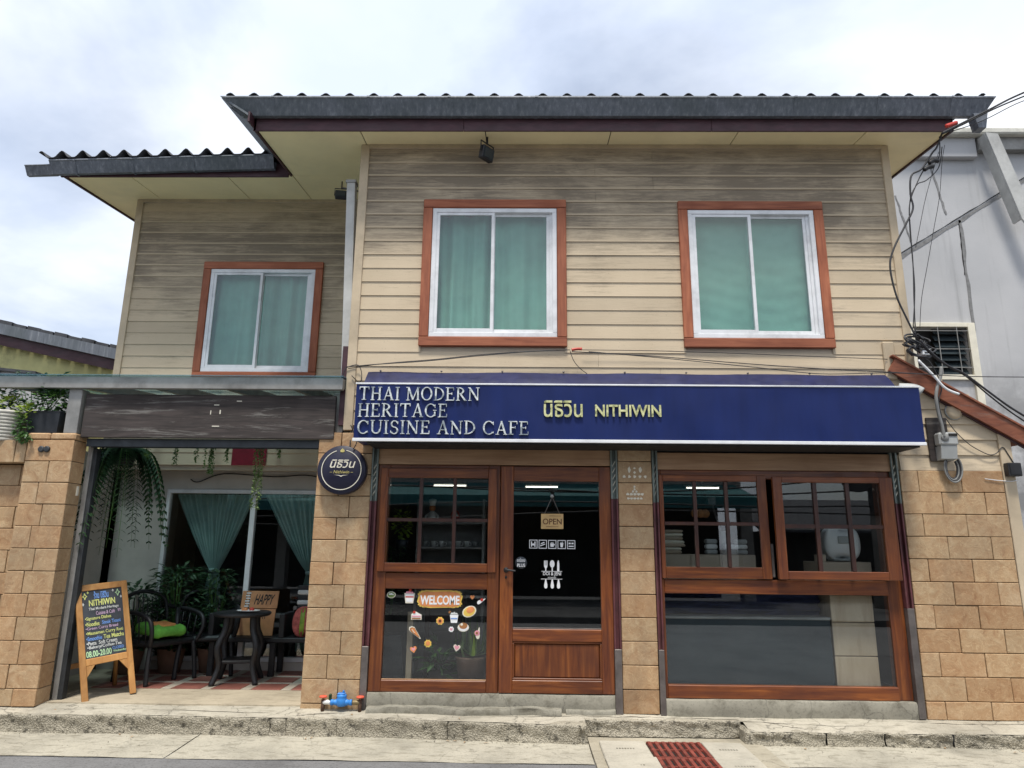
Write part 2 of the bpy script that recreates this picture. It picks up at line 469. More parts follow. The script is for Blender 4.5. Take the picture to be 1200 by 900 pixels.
simple('curtain_teal', (0.40, 0.56, 0.53), 0.9, var=0.15, sc=5)
simple('paper_red', (0.20, 0.008, 0.022), 0.6, var=0.2, sc=14)
simple('porcelain', (0.75, 0.74, 0.71), 0.2, var=0.03)
simple('candy_red', (0.48, 0.05, 0.035), 0.35, var=0.2)
simple('meter_blue', (0.035, 0.21, 0.58), 0.4, var=0.15, sc=20)
simple('valve_red', (0.62, 0.095, 0.05), 0.5, var=0.2)
simple('brass_old', (0.22, 0.17, 0.09), 0.5, 0.5, var=0.3)
simple('rust', (0.10, 0.055, 0.035), 0.8, 0.2, var=0.4, sc=20)
simple('slate_counter', (0.030, 0.042, 0.050), 0.5, var=0.1, sc=1.5)
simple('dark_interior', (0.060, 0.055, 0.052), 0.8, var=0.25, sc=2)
simple('interior_wall', (0.30, 0.28, 0.26), 0.8, var=0.1)
simple('interior_floor', (0.10, 0.085, 0.07), 0.4, var=0.2)
simple('beige_laminate', (0.44, 0.36, 0.27), 0.5, var=0.08, sc=4)
simple('terracotta_pot', (0.20, 0.12, 0.085), 0.8, var=0.2)
simple('basket_white', (0.56, 0.535, 0.47), 0.85, var=0.25, sc=30, bump=0.6, stretch=(1, 1, 4))
simple('planter_black', (0.022, 0.025, 0.030), 0.5, var=0.3)
simple('soil', (0.04, 0.028, 0.02), 0.95, var=0.4, sc=30)
simple('yellow_wall', (0.54, 0.51, 0.24), 0.8, var=0.2, sc=3, dirt=0.6, bump=0.3)
simple('floor_tile_red', (0.22, 0.085, 0.065), 0.45, var=0.25, sc=6, rnd=0.15, dirt=0.2)
simple('floor_tile_beige', (0.36, 0.32, 0.26), 0.5, var=0.15, sc=6, rnd=0.1, dirt=0.2)
simple('teal_awning', (0.02, 0.13, 0.14), 0.7, var=0.2); simple('opp_wall', (0.30, 0.29, 0.27), 0.8, var=0.15, dirt=0.4)
simple('opp_dark', (0.015, 0.014, 0.013), 0.7); simple('grate_red', (0.22, 0.050, 0.034), 0.7, 0.1, var=0.4, sc=14, bump=0.3, dirt=0.35)
simple('tyre_dark', (0.01, 0.01, 0.01), 0.9)
simple('cake_pink', (0.70, 0.30, 0.36), 0.5); simple('cake_yellow', (0.72, 0.50, 0.10), 0.5); simple('cake_brown', (0.34, 0.15, 0.055), 0.5); simple('cake_orange', (0.66, 0.25, 0.09), 0.5)
simple('louvre_glass', (0.03, 0.04, 0.045), 0.15, var=0.2)
simple('cardboard', (0.30, 0.20, 0.11), 0.8, var=0.15)
simple('happy_board', (0.40, 0.19, 0.085), 0.6, var=0.15, sc=14)

def foliage(name, c1, c2, c3):
    t = NT(name)
    col = t.ramp(t.noise(9, 3, 0.6), [(0.3, c1), (0.5, c2), (0.72, c3)])
    t.fin(col, 0.45, 0, 0.35)
    try:
        t.b.inputs['Transmission Weight'].default_value = 0.0
    except Exception: pass
    tr = t.n('ShaderNodeBsdfTranslucent'); t.link(col, tr.inputs['Color'])
    mx = t.n('ShaderNodeMixShader'); mx.inputs[0].default_value = 0.25
    t.link(t.b.outputs[0], mx.inputs[1]); t.link(tr.outputs[0], mx.inputs[2]); t.link(mx.outputs[0], t.out.inputs['Surface'])
foliage('leaf_deep', (0.014, 0.036, 0.017), (0.026, 0.066, 0.027), (0.048, 0.10, 0.038))
foliage('leaf_mid', (0.035, 0.085, 0.022), (0.065, 0.15, 0.036), (0.12, 0.24, 0.06))
foliage('leaf_lime', (0.12, 0.20, 0.025), (0.24, 0.34, 0.04), (0.40, 0.46, 0.07))
foliage('leaf_pale', (0.09, 0.15, 0.05), (0.17, 0.25, 0.085), (0.28, 0.36, 0.14))

def glass(name, tint=(0.80, 0.85, 0.85), rough=0.0, f0=0.045):
    t = NT(name)
    tr = t.n('ShaderNodeBsdfTransparent'); tr.inputs['Color'].default_value = (*tint, 1)
    gl = t.n('ShaderNodeBsdfGlossy'); gl.inputs['Roughness'].default_value = rough; gl.inputs['Color'].default_value = (1, 1, 1, 1)
    lw = t.n('ShaderNodeLayerWeight'); lw.inputs['Blend'].default_value = 0.5
    p = t.math('POWER', lw.outputs['Facing'], 5.0); f = t.math('ADD', t.math('MULTIPLY', p, 1 - f0), f0)
    mx = t.n('ShaderNodeMixShader'); t.link(f, mx.inputs[0]); t.link(tr.outputs[0], mx.inputs[1]); t.link(gl.outputs[0], mx.inputs[2])
    t.link(mx.outputs[0], t.out.inputs['Surface'])
    return t.m
glass('glass_clear', (0.86, 0.89, 0.89), 0.0, 0.07)
glass('glass_up', (0.90, 0.93, 0.92), 0.01, 0.055)
t = NT('polycarbonate')
tr = t.n('ShaderNodeBsdfTransparent'); tr.inputs['Color'].default_value = (0.72, 0.86, 0.90, 1)
t.fin((0.20, 0.36, 0.44), 0.25)
mx = t.n('ShaderNodeMixShader'); mx.inputs[0].default_value = 0.35
t.link(tr.outputs[0], mx.inputs[1]); t.link(t.b.outputs[0], mx.inputs[2]); t.link(mx.outputs[0], t.out.inputs['Surface'])

# grey gutter with vertical run-off streaks
t = NT('gutter_metal')
n1 = t.noise(1.0, 6, 0.7, t.map((26, 26, 2.5))); n2 = t.noise(1.1, 4)
col = t.ramp(n1, [(0.3, (0.105, 0.117, 0.138)), (0.55, (0.18, 0.195, 0.225)), (0.75, (0.36, 0.37, 0.39))])
col = t.mix(t.ramp(n2, [(0.4, 0.0), (0.65, 0.5)]), col, (0.06, 0.075, 0.07))
t.bump(n1, 0.1, 0.003); t.fin(col, 0.5, 0.25, 0.4)

# concrete / asphalt
def concrete(name, c, crack=0.0, grit=0.3, stain=0.5, rough=0.85):
    t = NT(name)
    n1 = t.noise(1.3, 7, 0.65); n2 = t.noise(55, 3, 0.7); n3 = t.noise(7, 5, 0.6, t.map((1, 2.5, 1)))
    col = t.ramp(n1, [(0.28, scale_col(c, 0.62)), (0.5, c), (0.75, scale_col(c, 1.22))])
    col = t.mix(t.ramp(n2, [(0.52, 0.0), (0.72, grit)]), col, scale_col(c, 0.35))
    col = t.mix(t.ramp(n3, [(0.52, 0.0), (0.72, stain)]), col, scale_col((c[0], c[1] * .97, c[2] * .9), 0.45))
    h = t.math('ADD', t.math('MULTIPLY', n2, 0.5), t.math('MULTIPLY', n3, 0.8))
    if crack:
        vo = t.n('ShaderNodeTexVoronoi', feature='DISTANCE_TO_EDGE'); vo.inputs['Scale'].default_value = 1.15
        wv = t.n('ShaderNodeVectorMath', operation='ADD')
        nz = t.n('ShaderNodeTexNoise'); nz.inputs['Scale'].default_value = 5; nz.inputs['Detail'].default_value = 6; t.link(t.pos, nz.inputs['Vector'])
        sc_ = t.n('ShaderNodeVectorMath', operation='SCALE'); sc_.inputs['Scale'].default_value = 0.35; t.link(nz.outputs['Color'], sc_.inputs[0])
        t.link(t.map((1, 0.9, 0.3)), wv.inputs[0]); t.link(sc_.outputs[0], wv.inputs[1]); t.link(wv.outputs[0], vo.inputs['Vector'])
        ck = t.ramp(vo.outputs['Distance'], [(0.0, crack), (0.009, 0.0)])
        col = t.mix(ck, col, (0.03, 0.028, 0.025))
    if grit > .7:
        vo2 = t.n('ShaderNodeTexVoronoi'); vo2.inputs['Scale'].default_value = 75; t.link(t.pos, vo2.inputs['Vector'])
        col = t.mix(t.ramp(vo2.outputs['Distance'], [(0.15, 0.55), (0.5, 0.0)]), col, scale_col(c, 1.9))
        pit = t.ramp(t.noise(16, 5, 0.7), [(0.36, 0.9), (0.46, 0.0)])
        col = t.mix(pit, col, scale_col(c, 0.22))
        h = t.math('ADD', h, t.math('MULTIPLY', vo2.outputs['Distance'], -1.2))
    t.bump(h, 0.45 if grit <= .7 else 0.8, 0.008)
    t.fin(col, rough, 0, 0.25)
concrete('concrete_walk', (0.41, 0.378, 0.305), 0.6, 0.4, 0.7)
concrete('concrete_gutter', (0.40, 0.372, 0.30), 0.3, 0.45, 0.85)
concrete('concrete_step', (0.25, 0.235, 0.19), 0.4, 0.5, 0.95)
concrete('concrete_kerb', (0.33, 0.30, 0.235), 0.0, 0.75, 0.6)
concrete('concrete_cover', (0.42, 0.39, 0.32), 0.0, 0.25, 0.3)
concrete('concrete_drain', (0.36, 0.325, 0.25), 0.4, 0.3, 0.5)
concrete('asphalt', (0.175, 0.174, 0.174), 0.0, 0.69, 0.3)
concrete('asphalt_far', (0.09, 0.09, 0.09), 0.0, 0.5, 0.2)
concrete('porch_slab', (0.40, 0.345, 0.255), 0.0, 0.25, 0.5)
t = NT('grey_render')
n1 = t.noise(0.9, 5, 0.6); run = t.noise(1.0, 7, 0.7, t.map((7, 7, 0.35))); f_ = t.noise(40, 3)
col = t.ramp(n1, [(0.3, (0.41, 0.415, 0.425)), (0.7, (0.50, 0.50, 0.505))])
col = t.mix(t.ramp(run, [(0.55, 0.0), (0.75, 0.35)]), col, (0.20, 0.20, 0.20))
low = t.n('ShaderNodeMapRange'); low.inputs['From Min'].default_value = 4.2; low.inputs['From Max'].default_value = 3.2
t.link(t.axis('Z'), low.inputs['Value'])
col = t.mix(t.math('MULTIPLY', low.outputs[0], t.ramp(t.noise(2.2, 6, 0.7), [(0.4, 0.0), (0.6, 0.7)])), col, (0.12, 0.12, 0.12))
t.bump(t.math('ADD', f_, n1), 0.2, 0.006); t.fin(col, 0.85, 0, 0.2)
concrete('ridge_white', (0.60, 0.59, 0.53), 0.0, 0.3, 0.3)
concrete('grout', (0.21, 0.16, 0.115), 0.0, 0.3, 0.3)
M = MATS

# ================================================================ SETTING
def struct(name, mb, m, parent=None):
    o = mb.build(name, m, parent)
    if parent is None: tag(o, kind='structure')
    return o
struct('ground', MB().box(-400, 400, -400, 400, -0.30, -0.10), M['asphalt_far'])
struct('road', MB().grid(lambda u, v: (-40 + 80 * u, -9.0 + 8.3 * v, -0.006), 8, 4, False), M['asphalt'])

def hn(x, y, s=1.0):
    return (math.sin(x * 3.1 + y * 5.3) + math.sin(x * 7.7 - y * 3.9 + 1.3) * .6 + math.sin(x * 17.1 + y * 13.7 + .4) * .35) * s

def kerb_y(x):
    pts = [(-40, -.24), (-4.5, -.24), (-1.5, -.24), (0.2, -.34), (0.56, -.37), (2.0, -.33), (4.2, -.32), (40, -.32)]
    for (a, ya), (b, yb) in zip(pts, pts[1:]):
        if a <= x <= b: return ya + (yb - ya) * (x - a) / (b - a)
    return -.3
def kerb_z(x):
    return .158 if x < .56 else .118
# concrete gutter strip, laid in bays with open joints
gs = struct('gutter_strip', MB().box(-40, 40, -0.86, -0.10, -0.12, -0.016), M['grout'])
edges = [-14, -11.2, -8.4, -5.6, -2.75, 0.575, 2.02, 4.95, 7.8, 11, 14]
for a, b in zip(edges, edges[1:]):
    if a > 0.5 and b < 2.1: continue
    def fn(u, v, a=a, b=b):
        x = a + .006 + (b - a - .012) * u; y0 = -.862 + hn(x * .8, 2, .006); y1 = kerb_y(x) + .05
        return (x, y0 + (y1 - y0) * v, 0.0 + hn(x, v, .002) + .012 * v)
    mb = MB().grid(fn, 36, 5)
    mb.build('gutter_bay', M['concrete_gutter'], gs)
# the sidewalk strip between kerb and wall
def walk_fn(x0, x1, yk, zk):
    def fn(u, v):
        x = x0 + (x1 - x0) * u
        y0 = yk(x) if callable(yk) else yk
        z0 = zk(x) if callable(zk) else zk
        z1 = .192 if x < -1.2 else (.18 if x < 1.3 else .172)
        y = y0 + (0.30 - y0) * v
        t = min(1, v / (max(-y0, .05) / (0.30 - y0)))
        return (x, y, z0 + (z1 - z0) * t + hn(x * .9, y * 2, .0028))
    return fn
sw = MB()
sw.grid(walk_fn(-40, -6, kerb_y, kerb_z), 60, 6)
sw.grid(walk_fn(-6, .56, kerb_y, kerb_z), 110, 10)
sw.grid(walk_fn(.56, 1.93, -.15, .158), 30, 6)
sw.grid(walk_fn(1.93, 6, kerb_y, kerb_z), 70, 8)
sw.grid(walk_fn(6, 40, kerb_y, kerb_z), 60, 6)
sidewalk = struct('sidewalk', sw, M['concrete_walk'])
# kerb: rough broken blocks, each its own piece
def kerb_block(x0, x1, yb, zt, zb=-.02, depth=.14, rough=.007, m='concrete_kerb'):
    n = max(6, int((x1 - x0) / .025)); mb = MB()
    prof = [(0.0, 1.0), (-.006, .93), (-.002, .75), (.004, .5), (0, .25), (-.008, 0.0)]
    seed = random.uniform(0, 50)
    def fn(u, v):
        x = x0 + (x1 - x0) * u
        k = v * (len(prof) + 1)
        zt_ = zt(x) if callable(zt) else zt
        yb_ = yb(x) if callable(yb) else yb
        if k <= 2:
            y = depth * (1 - k / 2); z = 1.0
        else:
            i = min(int(k - 2), len(prof) - 2); f_ = min(1, k - 2 - i)
            y = prof[i][0] + (prof[i + 1][0] - prof[i][0]) * f_; z = prof[i][1] + (prof[i + 1][1] - prof[i][1]) * f_
        y += hn(x * 5 + seed, z * 2, rough * .6) * (0.25 if k <= 1.5 else 1) + random.uniform(-rough, rough) * (.75 if k > 1.6 else .1)
        e = min(u, 1 - u) * (x1 - x0)
        y += max(0, .02 - e) * .6
        return (x, yb_ + y, zb + (zt_ + .002 - zb) * z + (random.uniform(-1, 1) * rough * .5 if k > 1.2 and z > .1 else 0))
    mb.grid(fn, n, 12, True)
    return mb.build('kerb_block', M[m], sidewalk)
xs = [-9.5, -8.3, -7.1, -5.9, -4.62, -3.42, -2.16, -2.02, -1.58, -0.62, .5, .565]
for a, b in zip(xs, xs[1:]): kerb_block(a + .0015, b - .0015, kerb_y, lambda x: kerb_z(x) + hn(x, 1, .003), rough=.005 if b - a > .3 else .010)
kerb_block(.56, 1.9, lambda x: -.168 + hn(x, .3, .004), .160, .03, .1, .006)
MB().box(1.885, 1.99, -.335, .02, -.02, .125, b=.02, jit=.006).build('kerb_block', M['concrete_kerb'], sidewalk)
for a, b, rr in ((1.93, 2.12, .009), (2.12, 2.56, .006), (2.57, 3.05, .004), (3.06, 3.62, .008), (3.63, 4.4, .006), (4.41, 5.6, .007), (5.6, 6.9, .009), (6.9, 8.4, .009)):
    kerb_block(a + .0012, b - .0012, kerb_y, lambda x: kerb_z(x) + hn(x * 3, 1, .004), rough=rr)
# sunk drain bay with two pairs of concrete covers and a red grating between them
db = struct('drain_bay', MB().box(.575, 2.02, -1.25, -.16, -.11, .022), M['concrete_drain'])
dc = 'concrete drain cover slab %s the red grating'
def slab(lbl, x0, x1, y0, y1, sk):
    t_ = thing('drain_cover', lbl, 'drain cover', ((x0 + x1) / 2, (y0 + y1) / 2, .022), 'drain cover slabs in the gutter')
    mb = MB().box(x0, x1, y0, y1, .0225, .042, b=.005, jit=.004); 
    mb.v = [(p[0] + sk * (p[1] - y1), p[1], p[2] + random.uniform(-.001, .001)) for p in mb.v]
    mb.build('slab', M['concrete_cover'], t_)
    mk = MB()
    for k in range(7):
        xx = (x0 + x1) / 2 - .07 + k * .022
        mk.box(xx, xx + .012, (y0 + y1) / 2 - .012, (y0 + y1) / 2 + .012, .0425, .0445)
    mk.build('stamped_mark', M['concrete_step'], t_)
slab('pale concrete drain cover left of red grating, nearer the wall', .655, 1.03, -.80, -.362, .0)
slab('pale concrete drain cover left of red grating, nearer the road', .655, 1.05, -1.22, -.808, .0)
slab('pale concrete drain cover right of red grating, nearer the wall', 1.50, 1.835, -.80, -.37, .0)
slab('pale concrete drain cover right of red grating, nearer the road', 1.49, 1.835, -1.22, -.808, .0)
for lbl, y0, y1 in (('rust red cast iron drain grating nearer the wall', -.80, -.365), ('rust red cast iron drain grating nearer the road', -1.22, -.812)):
    t_ = thing('drain_grating', lbl, 'grating', (1.27, (y0 + y1) / 2, .02), 'red drain gratings')
    MB().box(1.045, 1.485, y0, y1, .0225, .026).build('pit', M['opp_dark'], t_)
    for k in range(8):
        xx = 1.052 + k * .0585
        mb = MB(); w = .034
        mb.prism([(xx, .026), (xx + w, .026), (xx + w - .004, .044), (xx + .004, .044)], y0 + .004, y1 - .004, 'Y')
        mb.build('bar', M['grate_red'], t_)
    mb = MB(); mb.box(1.046, 1.484, y0 + .001, y0 + .02, .027, .040); mb.box(1.046, 1.484, y1 - .02, y1 - .001, .027, .040); mb.box(1.046, 1.484, (y0 + y1) / 2 - .008, (y0 + y1) / 2 + .008, .027, .039)
    mb.build('cross_bar', M['grate_red'], t_)

# ================================================================ THE HOUSE
H = thing('shophouse', 'two storey beige clapboard shophouse with green curtained upper windows and wooden shopfront', 'house', (1.07, 0, .17))
SOF = lambda y: 5.80 + .11 * y

# --- hidden body: party walls, floors, ceiling
core = MB()
core.box(-1.68, -1.55, .02, 6, .2, 5.80); core.box(3.68, 3.81, .02, 6, .2, 5.80)
core.box(-1.55, 3.68, 5.8, 6, .2, 5.80); core.box(-1.55, 3.68, .16, 5.8, 2.62, 2.85); core.box(-1.55, 3.68, .25, 5.8, 5.6, 5.78)
for (a, b, c, d) in ((-1.66, -.96, 2.62, 5.79), (.36, 1.68, 2.62, 5.79), (3.02, 3.8, 2.62, 5.79), (-.96, .36, 2.62, 3.64), (-.96, .36, 5.06, 5.79), (1.68, 3.02, 2.62, 3.64), (1.68, 3.02, 5.06, 5.79)):
    core.box(a, b, .002, .15, c, d)
core.box(-4.99, -4.87, 1.57, 6, .2, 5.93); core.box(-4.87, -1.69, 5.8, 6, .2, 5.9); core.box(-4.87, -1.69, 1.8, 5.8, 2.62, 2.85); core.box(-4.87, -1.69, 1.8, 5.8, 5.65, 5.85)
for (a, b, c, d) in ((-4.98, -3.98, 2.85, 5.95), (-2.62, -1.69, 2.85, 5.95), (-3.98, -2.62, 2.85, 3.64), (-3.98, -2.62, 5.01, 5.95), (-4.98, -1.69, 2.46, 2.85)):
    core.box(a, b, 1.552, 1.70, c, d)
core.build('wall_core', M['stucco'], H)

# --- lapped planks
def siding(X0, X1, Y, z0, n, openings, joints=(), h=.149, Z1=99):
    for k in range(n):
        a = z0 + h * k; b = min(a + h, Z1)
        segs = [(X0, X1)]
        for (ox0, ox1, oz0, oz1) in openings:
            if b > oz0 + .09 and a < oz1 - .09:
                ns = []
                for (p, q) in segs:
                    if ox0 > p and ox1 < q: ns += [(p, ox0 + .02), (ox1 - .02, q)]
                    else: ns.append((p, q))
                segs = ns
        out = []
        for (p, q) in segs:
            cut = [j for j in joints if p + .3 < j + .61 * (k % 2) < q - .3]
            if cut and q - p > 2.0:
                j = cut[0] + .61 * (k % 2); out += [(p, j - .001), (j + .001, q)]
            else: out.append((p, q))
        for (p, q) in out:
            w = random.uniform(-.0015, .0015)
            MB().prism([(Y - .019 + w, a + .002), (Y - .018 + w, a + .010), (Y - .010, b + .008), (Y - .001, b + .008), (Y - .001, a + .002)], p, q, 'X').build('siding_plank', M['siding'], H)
W1 = (-1.045, .44, 3.553, 5.148); W2 = (1.603, 3.095, 3.553, 5.135); W3 = (-4.05, -2.53, 3.56, 5.095)
siding(-1.66, 3.785, 0.0, 3.942 - .149 * 8, 21, [W1, W2], (.75,), Z1=5.80)
siding(-4.955, -1.71, 1.55, 3.56 - .149 * 7, 23, [W3], (), Z1=5.955)
# --- corner boards
def cboard(x0, x1, y0, y1, z0, z1, m='trim_beige'):
    return MB().box(x0, x1, y0, y1, z0, z1, b=.004).build('corner_board', M[m], H)
cboard(-1.745, -1.655, -.034, .05, 2.70, 5.795); cboard(3.775, 3.855, -.034, .05, 2.98, 5.79)
cboard(-5.03, -4.945, 1.515, 1.6, 2.6, 5.965)
# --- ceiling trim strip where wall meets soffit
MB().box(-1.655, 3.775, -.040, -.002, 5.752, 5.792).build('wall_trim', M['trim_beige'], H)
MB().box(-4.945, -1.75, 1.512, 1.548, 5.925, 5.965).build('wall_trim', M['trim_beige'], H)

# --- soffit panels (one sloping plane, stepped eaves line)
def soffit(x0, x1, y0, y1):
    mb = MB(); d = .012
    vs = [(x0, y0, SOF(y0)), (x1, y0, SOF(y0)), (x1, y1, SOF(y1)), (x0, y1, SOF(y1))]
    vs += [(x, y, z + d) for x, y, z in vs]
    mb.add(vs, [(0, 3, 2, 1), (4, 5, 6, 7), (0, 1, 5, 4), (1, 2, 6, 5), (2, 3, 7, 6), (3, 0, 4, 7)])
    return mb.build('soffit_panel', M['soffit_cream'], H)
jx = [-2.75, -1.69, -.40, .89, 2.19, 3.49, 4.318]
for a, b in zip(jx, jx[1:]):
    soffit(a + .005, b - .005, -.36, .778)
for a, b in zip(jx, jx[1:]): soffit(a + .002, b - .002, .782, 3.0)
jw = [-5.50, -4.72, -3.55, -2.754]
for a, b in zip(jw, jw[1:]): soffit(a + .005, b - .005, .78, 3.0)
# --- fascia boards
def zband(y, lo, hi): return SOF(y) + lo, SOF(y) + hi
for a, b in ((-2.78, -.62), (-.618, 1.9), (1.902, 4.33)):
    MB().box(a, b, -.378, -.360, 5.735, 5.96, b=.003).build('fascia', M['fascia_dark'], H)
def rake(x0, x1, y0, y1, lo, hi, m):
    mb = MB(); vs = []
    for y in (y0, y1):
        for x in (x0, x1):
            for z in (lo, hi): vs.append((x, y, SOF(y) + z))
    mb.add(vs, [(0, 1, 3, 2), (4, 6, 7, 5), (0, 2, 6, 4), (1, 5, 7, 3), (0, 4, 5, 1), (2, 3, 7, 6)])
    return mb
rake(4.318, 4.336, -.378, 3.2, -.02, .13, 0).build('rake_board', M['fascia_dark'], H)
rake(-2.772, -2.752, -.378, .76, -.02, .13, 0).build('rake_board', M['fascia_dark'], H)
mb = MB(); vs = []
for y in (-.50, .70):
    for (x, z) in ((-3.085, .285), (-2.79, .085), (-2.79, .11), (-3.06, .292)): vs.append((x, y, SOF(y) + z))
mb.add(vs, [(0, 1, 2, 3), (7, 6, 5, 4), (0, 4, 5, 1), (1, 5, 6, 2), (2, 6, 7, 3), (3, 7, 4, 0)]); mb.build('rake_flashing', M['gutter_metal'], H)
rake(-2.792, -2.773, -.50, .70, .02, .13, 0).build('rake_edge', M['fascia_dark'], H)
rake(-5.522, -5.502, .76, 3.2, -.02, .12, 0).build('rake_board', M['fascia_dark'], H)
mb = MB()
mb.add([(-5.53, .755, 5.855), (-2.80, .755, 5.862), (-2.80, .755, 6.03), (-5.53, .755, 5.99), (-5.53, .777, 5.855), (-2.80, .777, 5.862), (-2.80, .777, 6.03), (-5.53, .777, 5.99)],
       [(0, 1, 2, 3), (4, 7, 6, 5), (0, 4, 5, 1), (3, 2, 6, 7), (0, 3, 7, 4), (1, 5, 6, 2)])
mb.build('fascia', M['fascia_dark'], H)
# --- gutters (open troughs in lengths with joint collars)
def trough(x0, x1, yb, z0, zs=0.0, depth=.14, hgt=.20, n=1):
    """back edge at yb, bottom height z0 rising by zs over its length"""
    prof = [(yb - .004, z0 + hgt * .75), (yb - .006, z0), (yb - depth * .45, z0 - .004), (yb - depth, z0 + hgt * .86), (yb - depth - .012, z0 + hgt * .9),
            (yb - depth - .010, z0 + hgt), (yb - depth + .004, z0 + hgt), (yb - depth + .004, z0 + hgt * .88), (yb - depth * .42, z0 + .006), (yb - .014, z0 + .008), (yb - .010, z0 + hgt * .75)]
    mb = MB().prism(prof, x0, x1, 'X')
    if zs: mb.v = [(x, y, z + zs * (x - x0) / (x1 - x0)) for x, y, z in mb.v]
    return mb
gx = [-3.09, -2.55, -1.58, -.76, .12, .97, 1.85, 2.72, 3.55, 4.28, 4.708]
for i, (a, b) in enumerate(zip(gx, gx[1:])):
    mb = trough(a + .001, b - .001, -.379, 5.872, 0, .135, .165)
    if i == 0:   # mitred end
        mb.v = [(x + (max(0, (6.037 - z)) * 1.25 if x < -2.8 else 0), y, z) for x, y, z in mb.v]
    if i == len(gx) - 2:
        mb.v = [(x - (max(0, (6.037 - z)) * .62 if x > 4.5 else 0), y, z) for x, y, z in mb.v]
    mb.build('gutter', M['gutter_metal'], H)
for x in gx[1:-1]:
    trough(x - .014, x + .014, -.377, 5.869, 0, .142, .170).build('gutter_collar', M['gutter_metal'], H)
MB().prism([(4.47, 5.86), (4.61, 5.86), (4.575, 5.70), (4.50, 5.70)], -.50, -.40, 'Y').build('gutter_outlet', M['gutter_metal'], H)
gw = [(-5.60, -4.62, 5.835), (-4.618, -3.9, 5.86), (-3.898, -2.95, 5.885)]
for a, b, z in gw:
    trough(a, b, .752, z + .022, .028, .13, .14).build('gutter', M['gutter_metal'], H)
trough(-5.90, -5.55, .76, 5.845, .012, .11, .10).build('gutter_stub', M['gutter_metal'], H)
for x, z in ((-4.62, 5.85), (-3.9, 5.875), (-5.3, 5.83)):
    trough(x - .012, x + .012, .755, z + .024, 0, .136, .146).build('gutter_collar', M['gutter_metal'], H)
# --- corrugated roof sheets
def sheet(x0, x1, y0, y1, lift, hump=.055, pitch=.245, sag=0.0):
    n = int((x1 - x0) / pitch * 12 + .5); rows = 5; mb = MB(); vs = []; fs = []
    for side in (0, 1):
        for j in range(rows + 1):
            y = y0 + (y1 - y0) * j / rows
            for i in range(n + 1):
                x = x0 + (x1 - x0) * i / n
                ph = math.cos(2 * math.pi * (x - ROOF0) / pitch)
                z = SOF(y) + lift + hump * max(0, ph * .6 + .4) ** 1.6 - side * .008 + sag * (x - x0)
                vs.append((x, y, z))
    m = (rows + 1) * (n + 1)
    for j in range(rows):
        for i in range(n):
            a = j * (n + 1) + i
            fs.append((a, a + 1, a + n + 2, a + n + 1)); fs.append((m + a, m + a + n + 1, m + a + n + 2, m + a + 1))
    for i in range(n): fs.append((i, m + i, m + i + 1, i + 1))
    for j in range(rows):
        a = j * (n + 1); fs.append((a, a + n + 1, m + a + n + 1, m + a)); a += n; fs.append((a, m + a, m + a + n + 1, a + n + 1))
    mb.add(vs, fs, True)
    return mb.build('roof_sheet', M['roof_cement'], H)
ROOF0 = -3.0
x = -3.04
while x < 4.5:
    sheet(x, min(x + .98, 4.62), -.50, 3.4, .290 + random.uniform(-.003, .003)); x += .981
x = -5.72
while x < -2.9:
    sheet(x, min(x + .98, -2.9), .60, 3.4, .150 + (x + 5.72) * .022, .085, sag=.022); x += .981
# rubbish of the wall above the wing eave: closes the step between the two roofs
MB().box(-5.5, 4.3, 3.0, 3.05, 5.9, 6.6).build('gable_infill', M['stucco'], H)

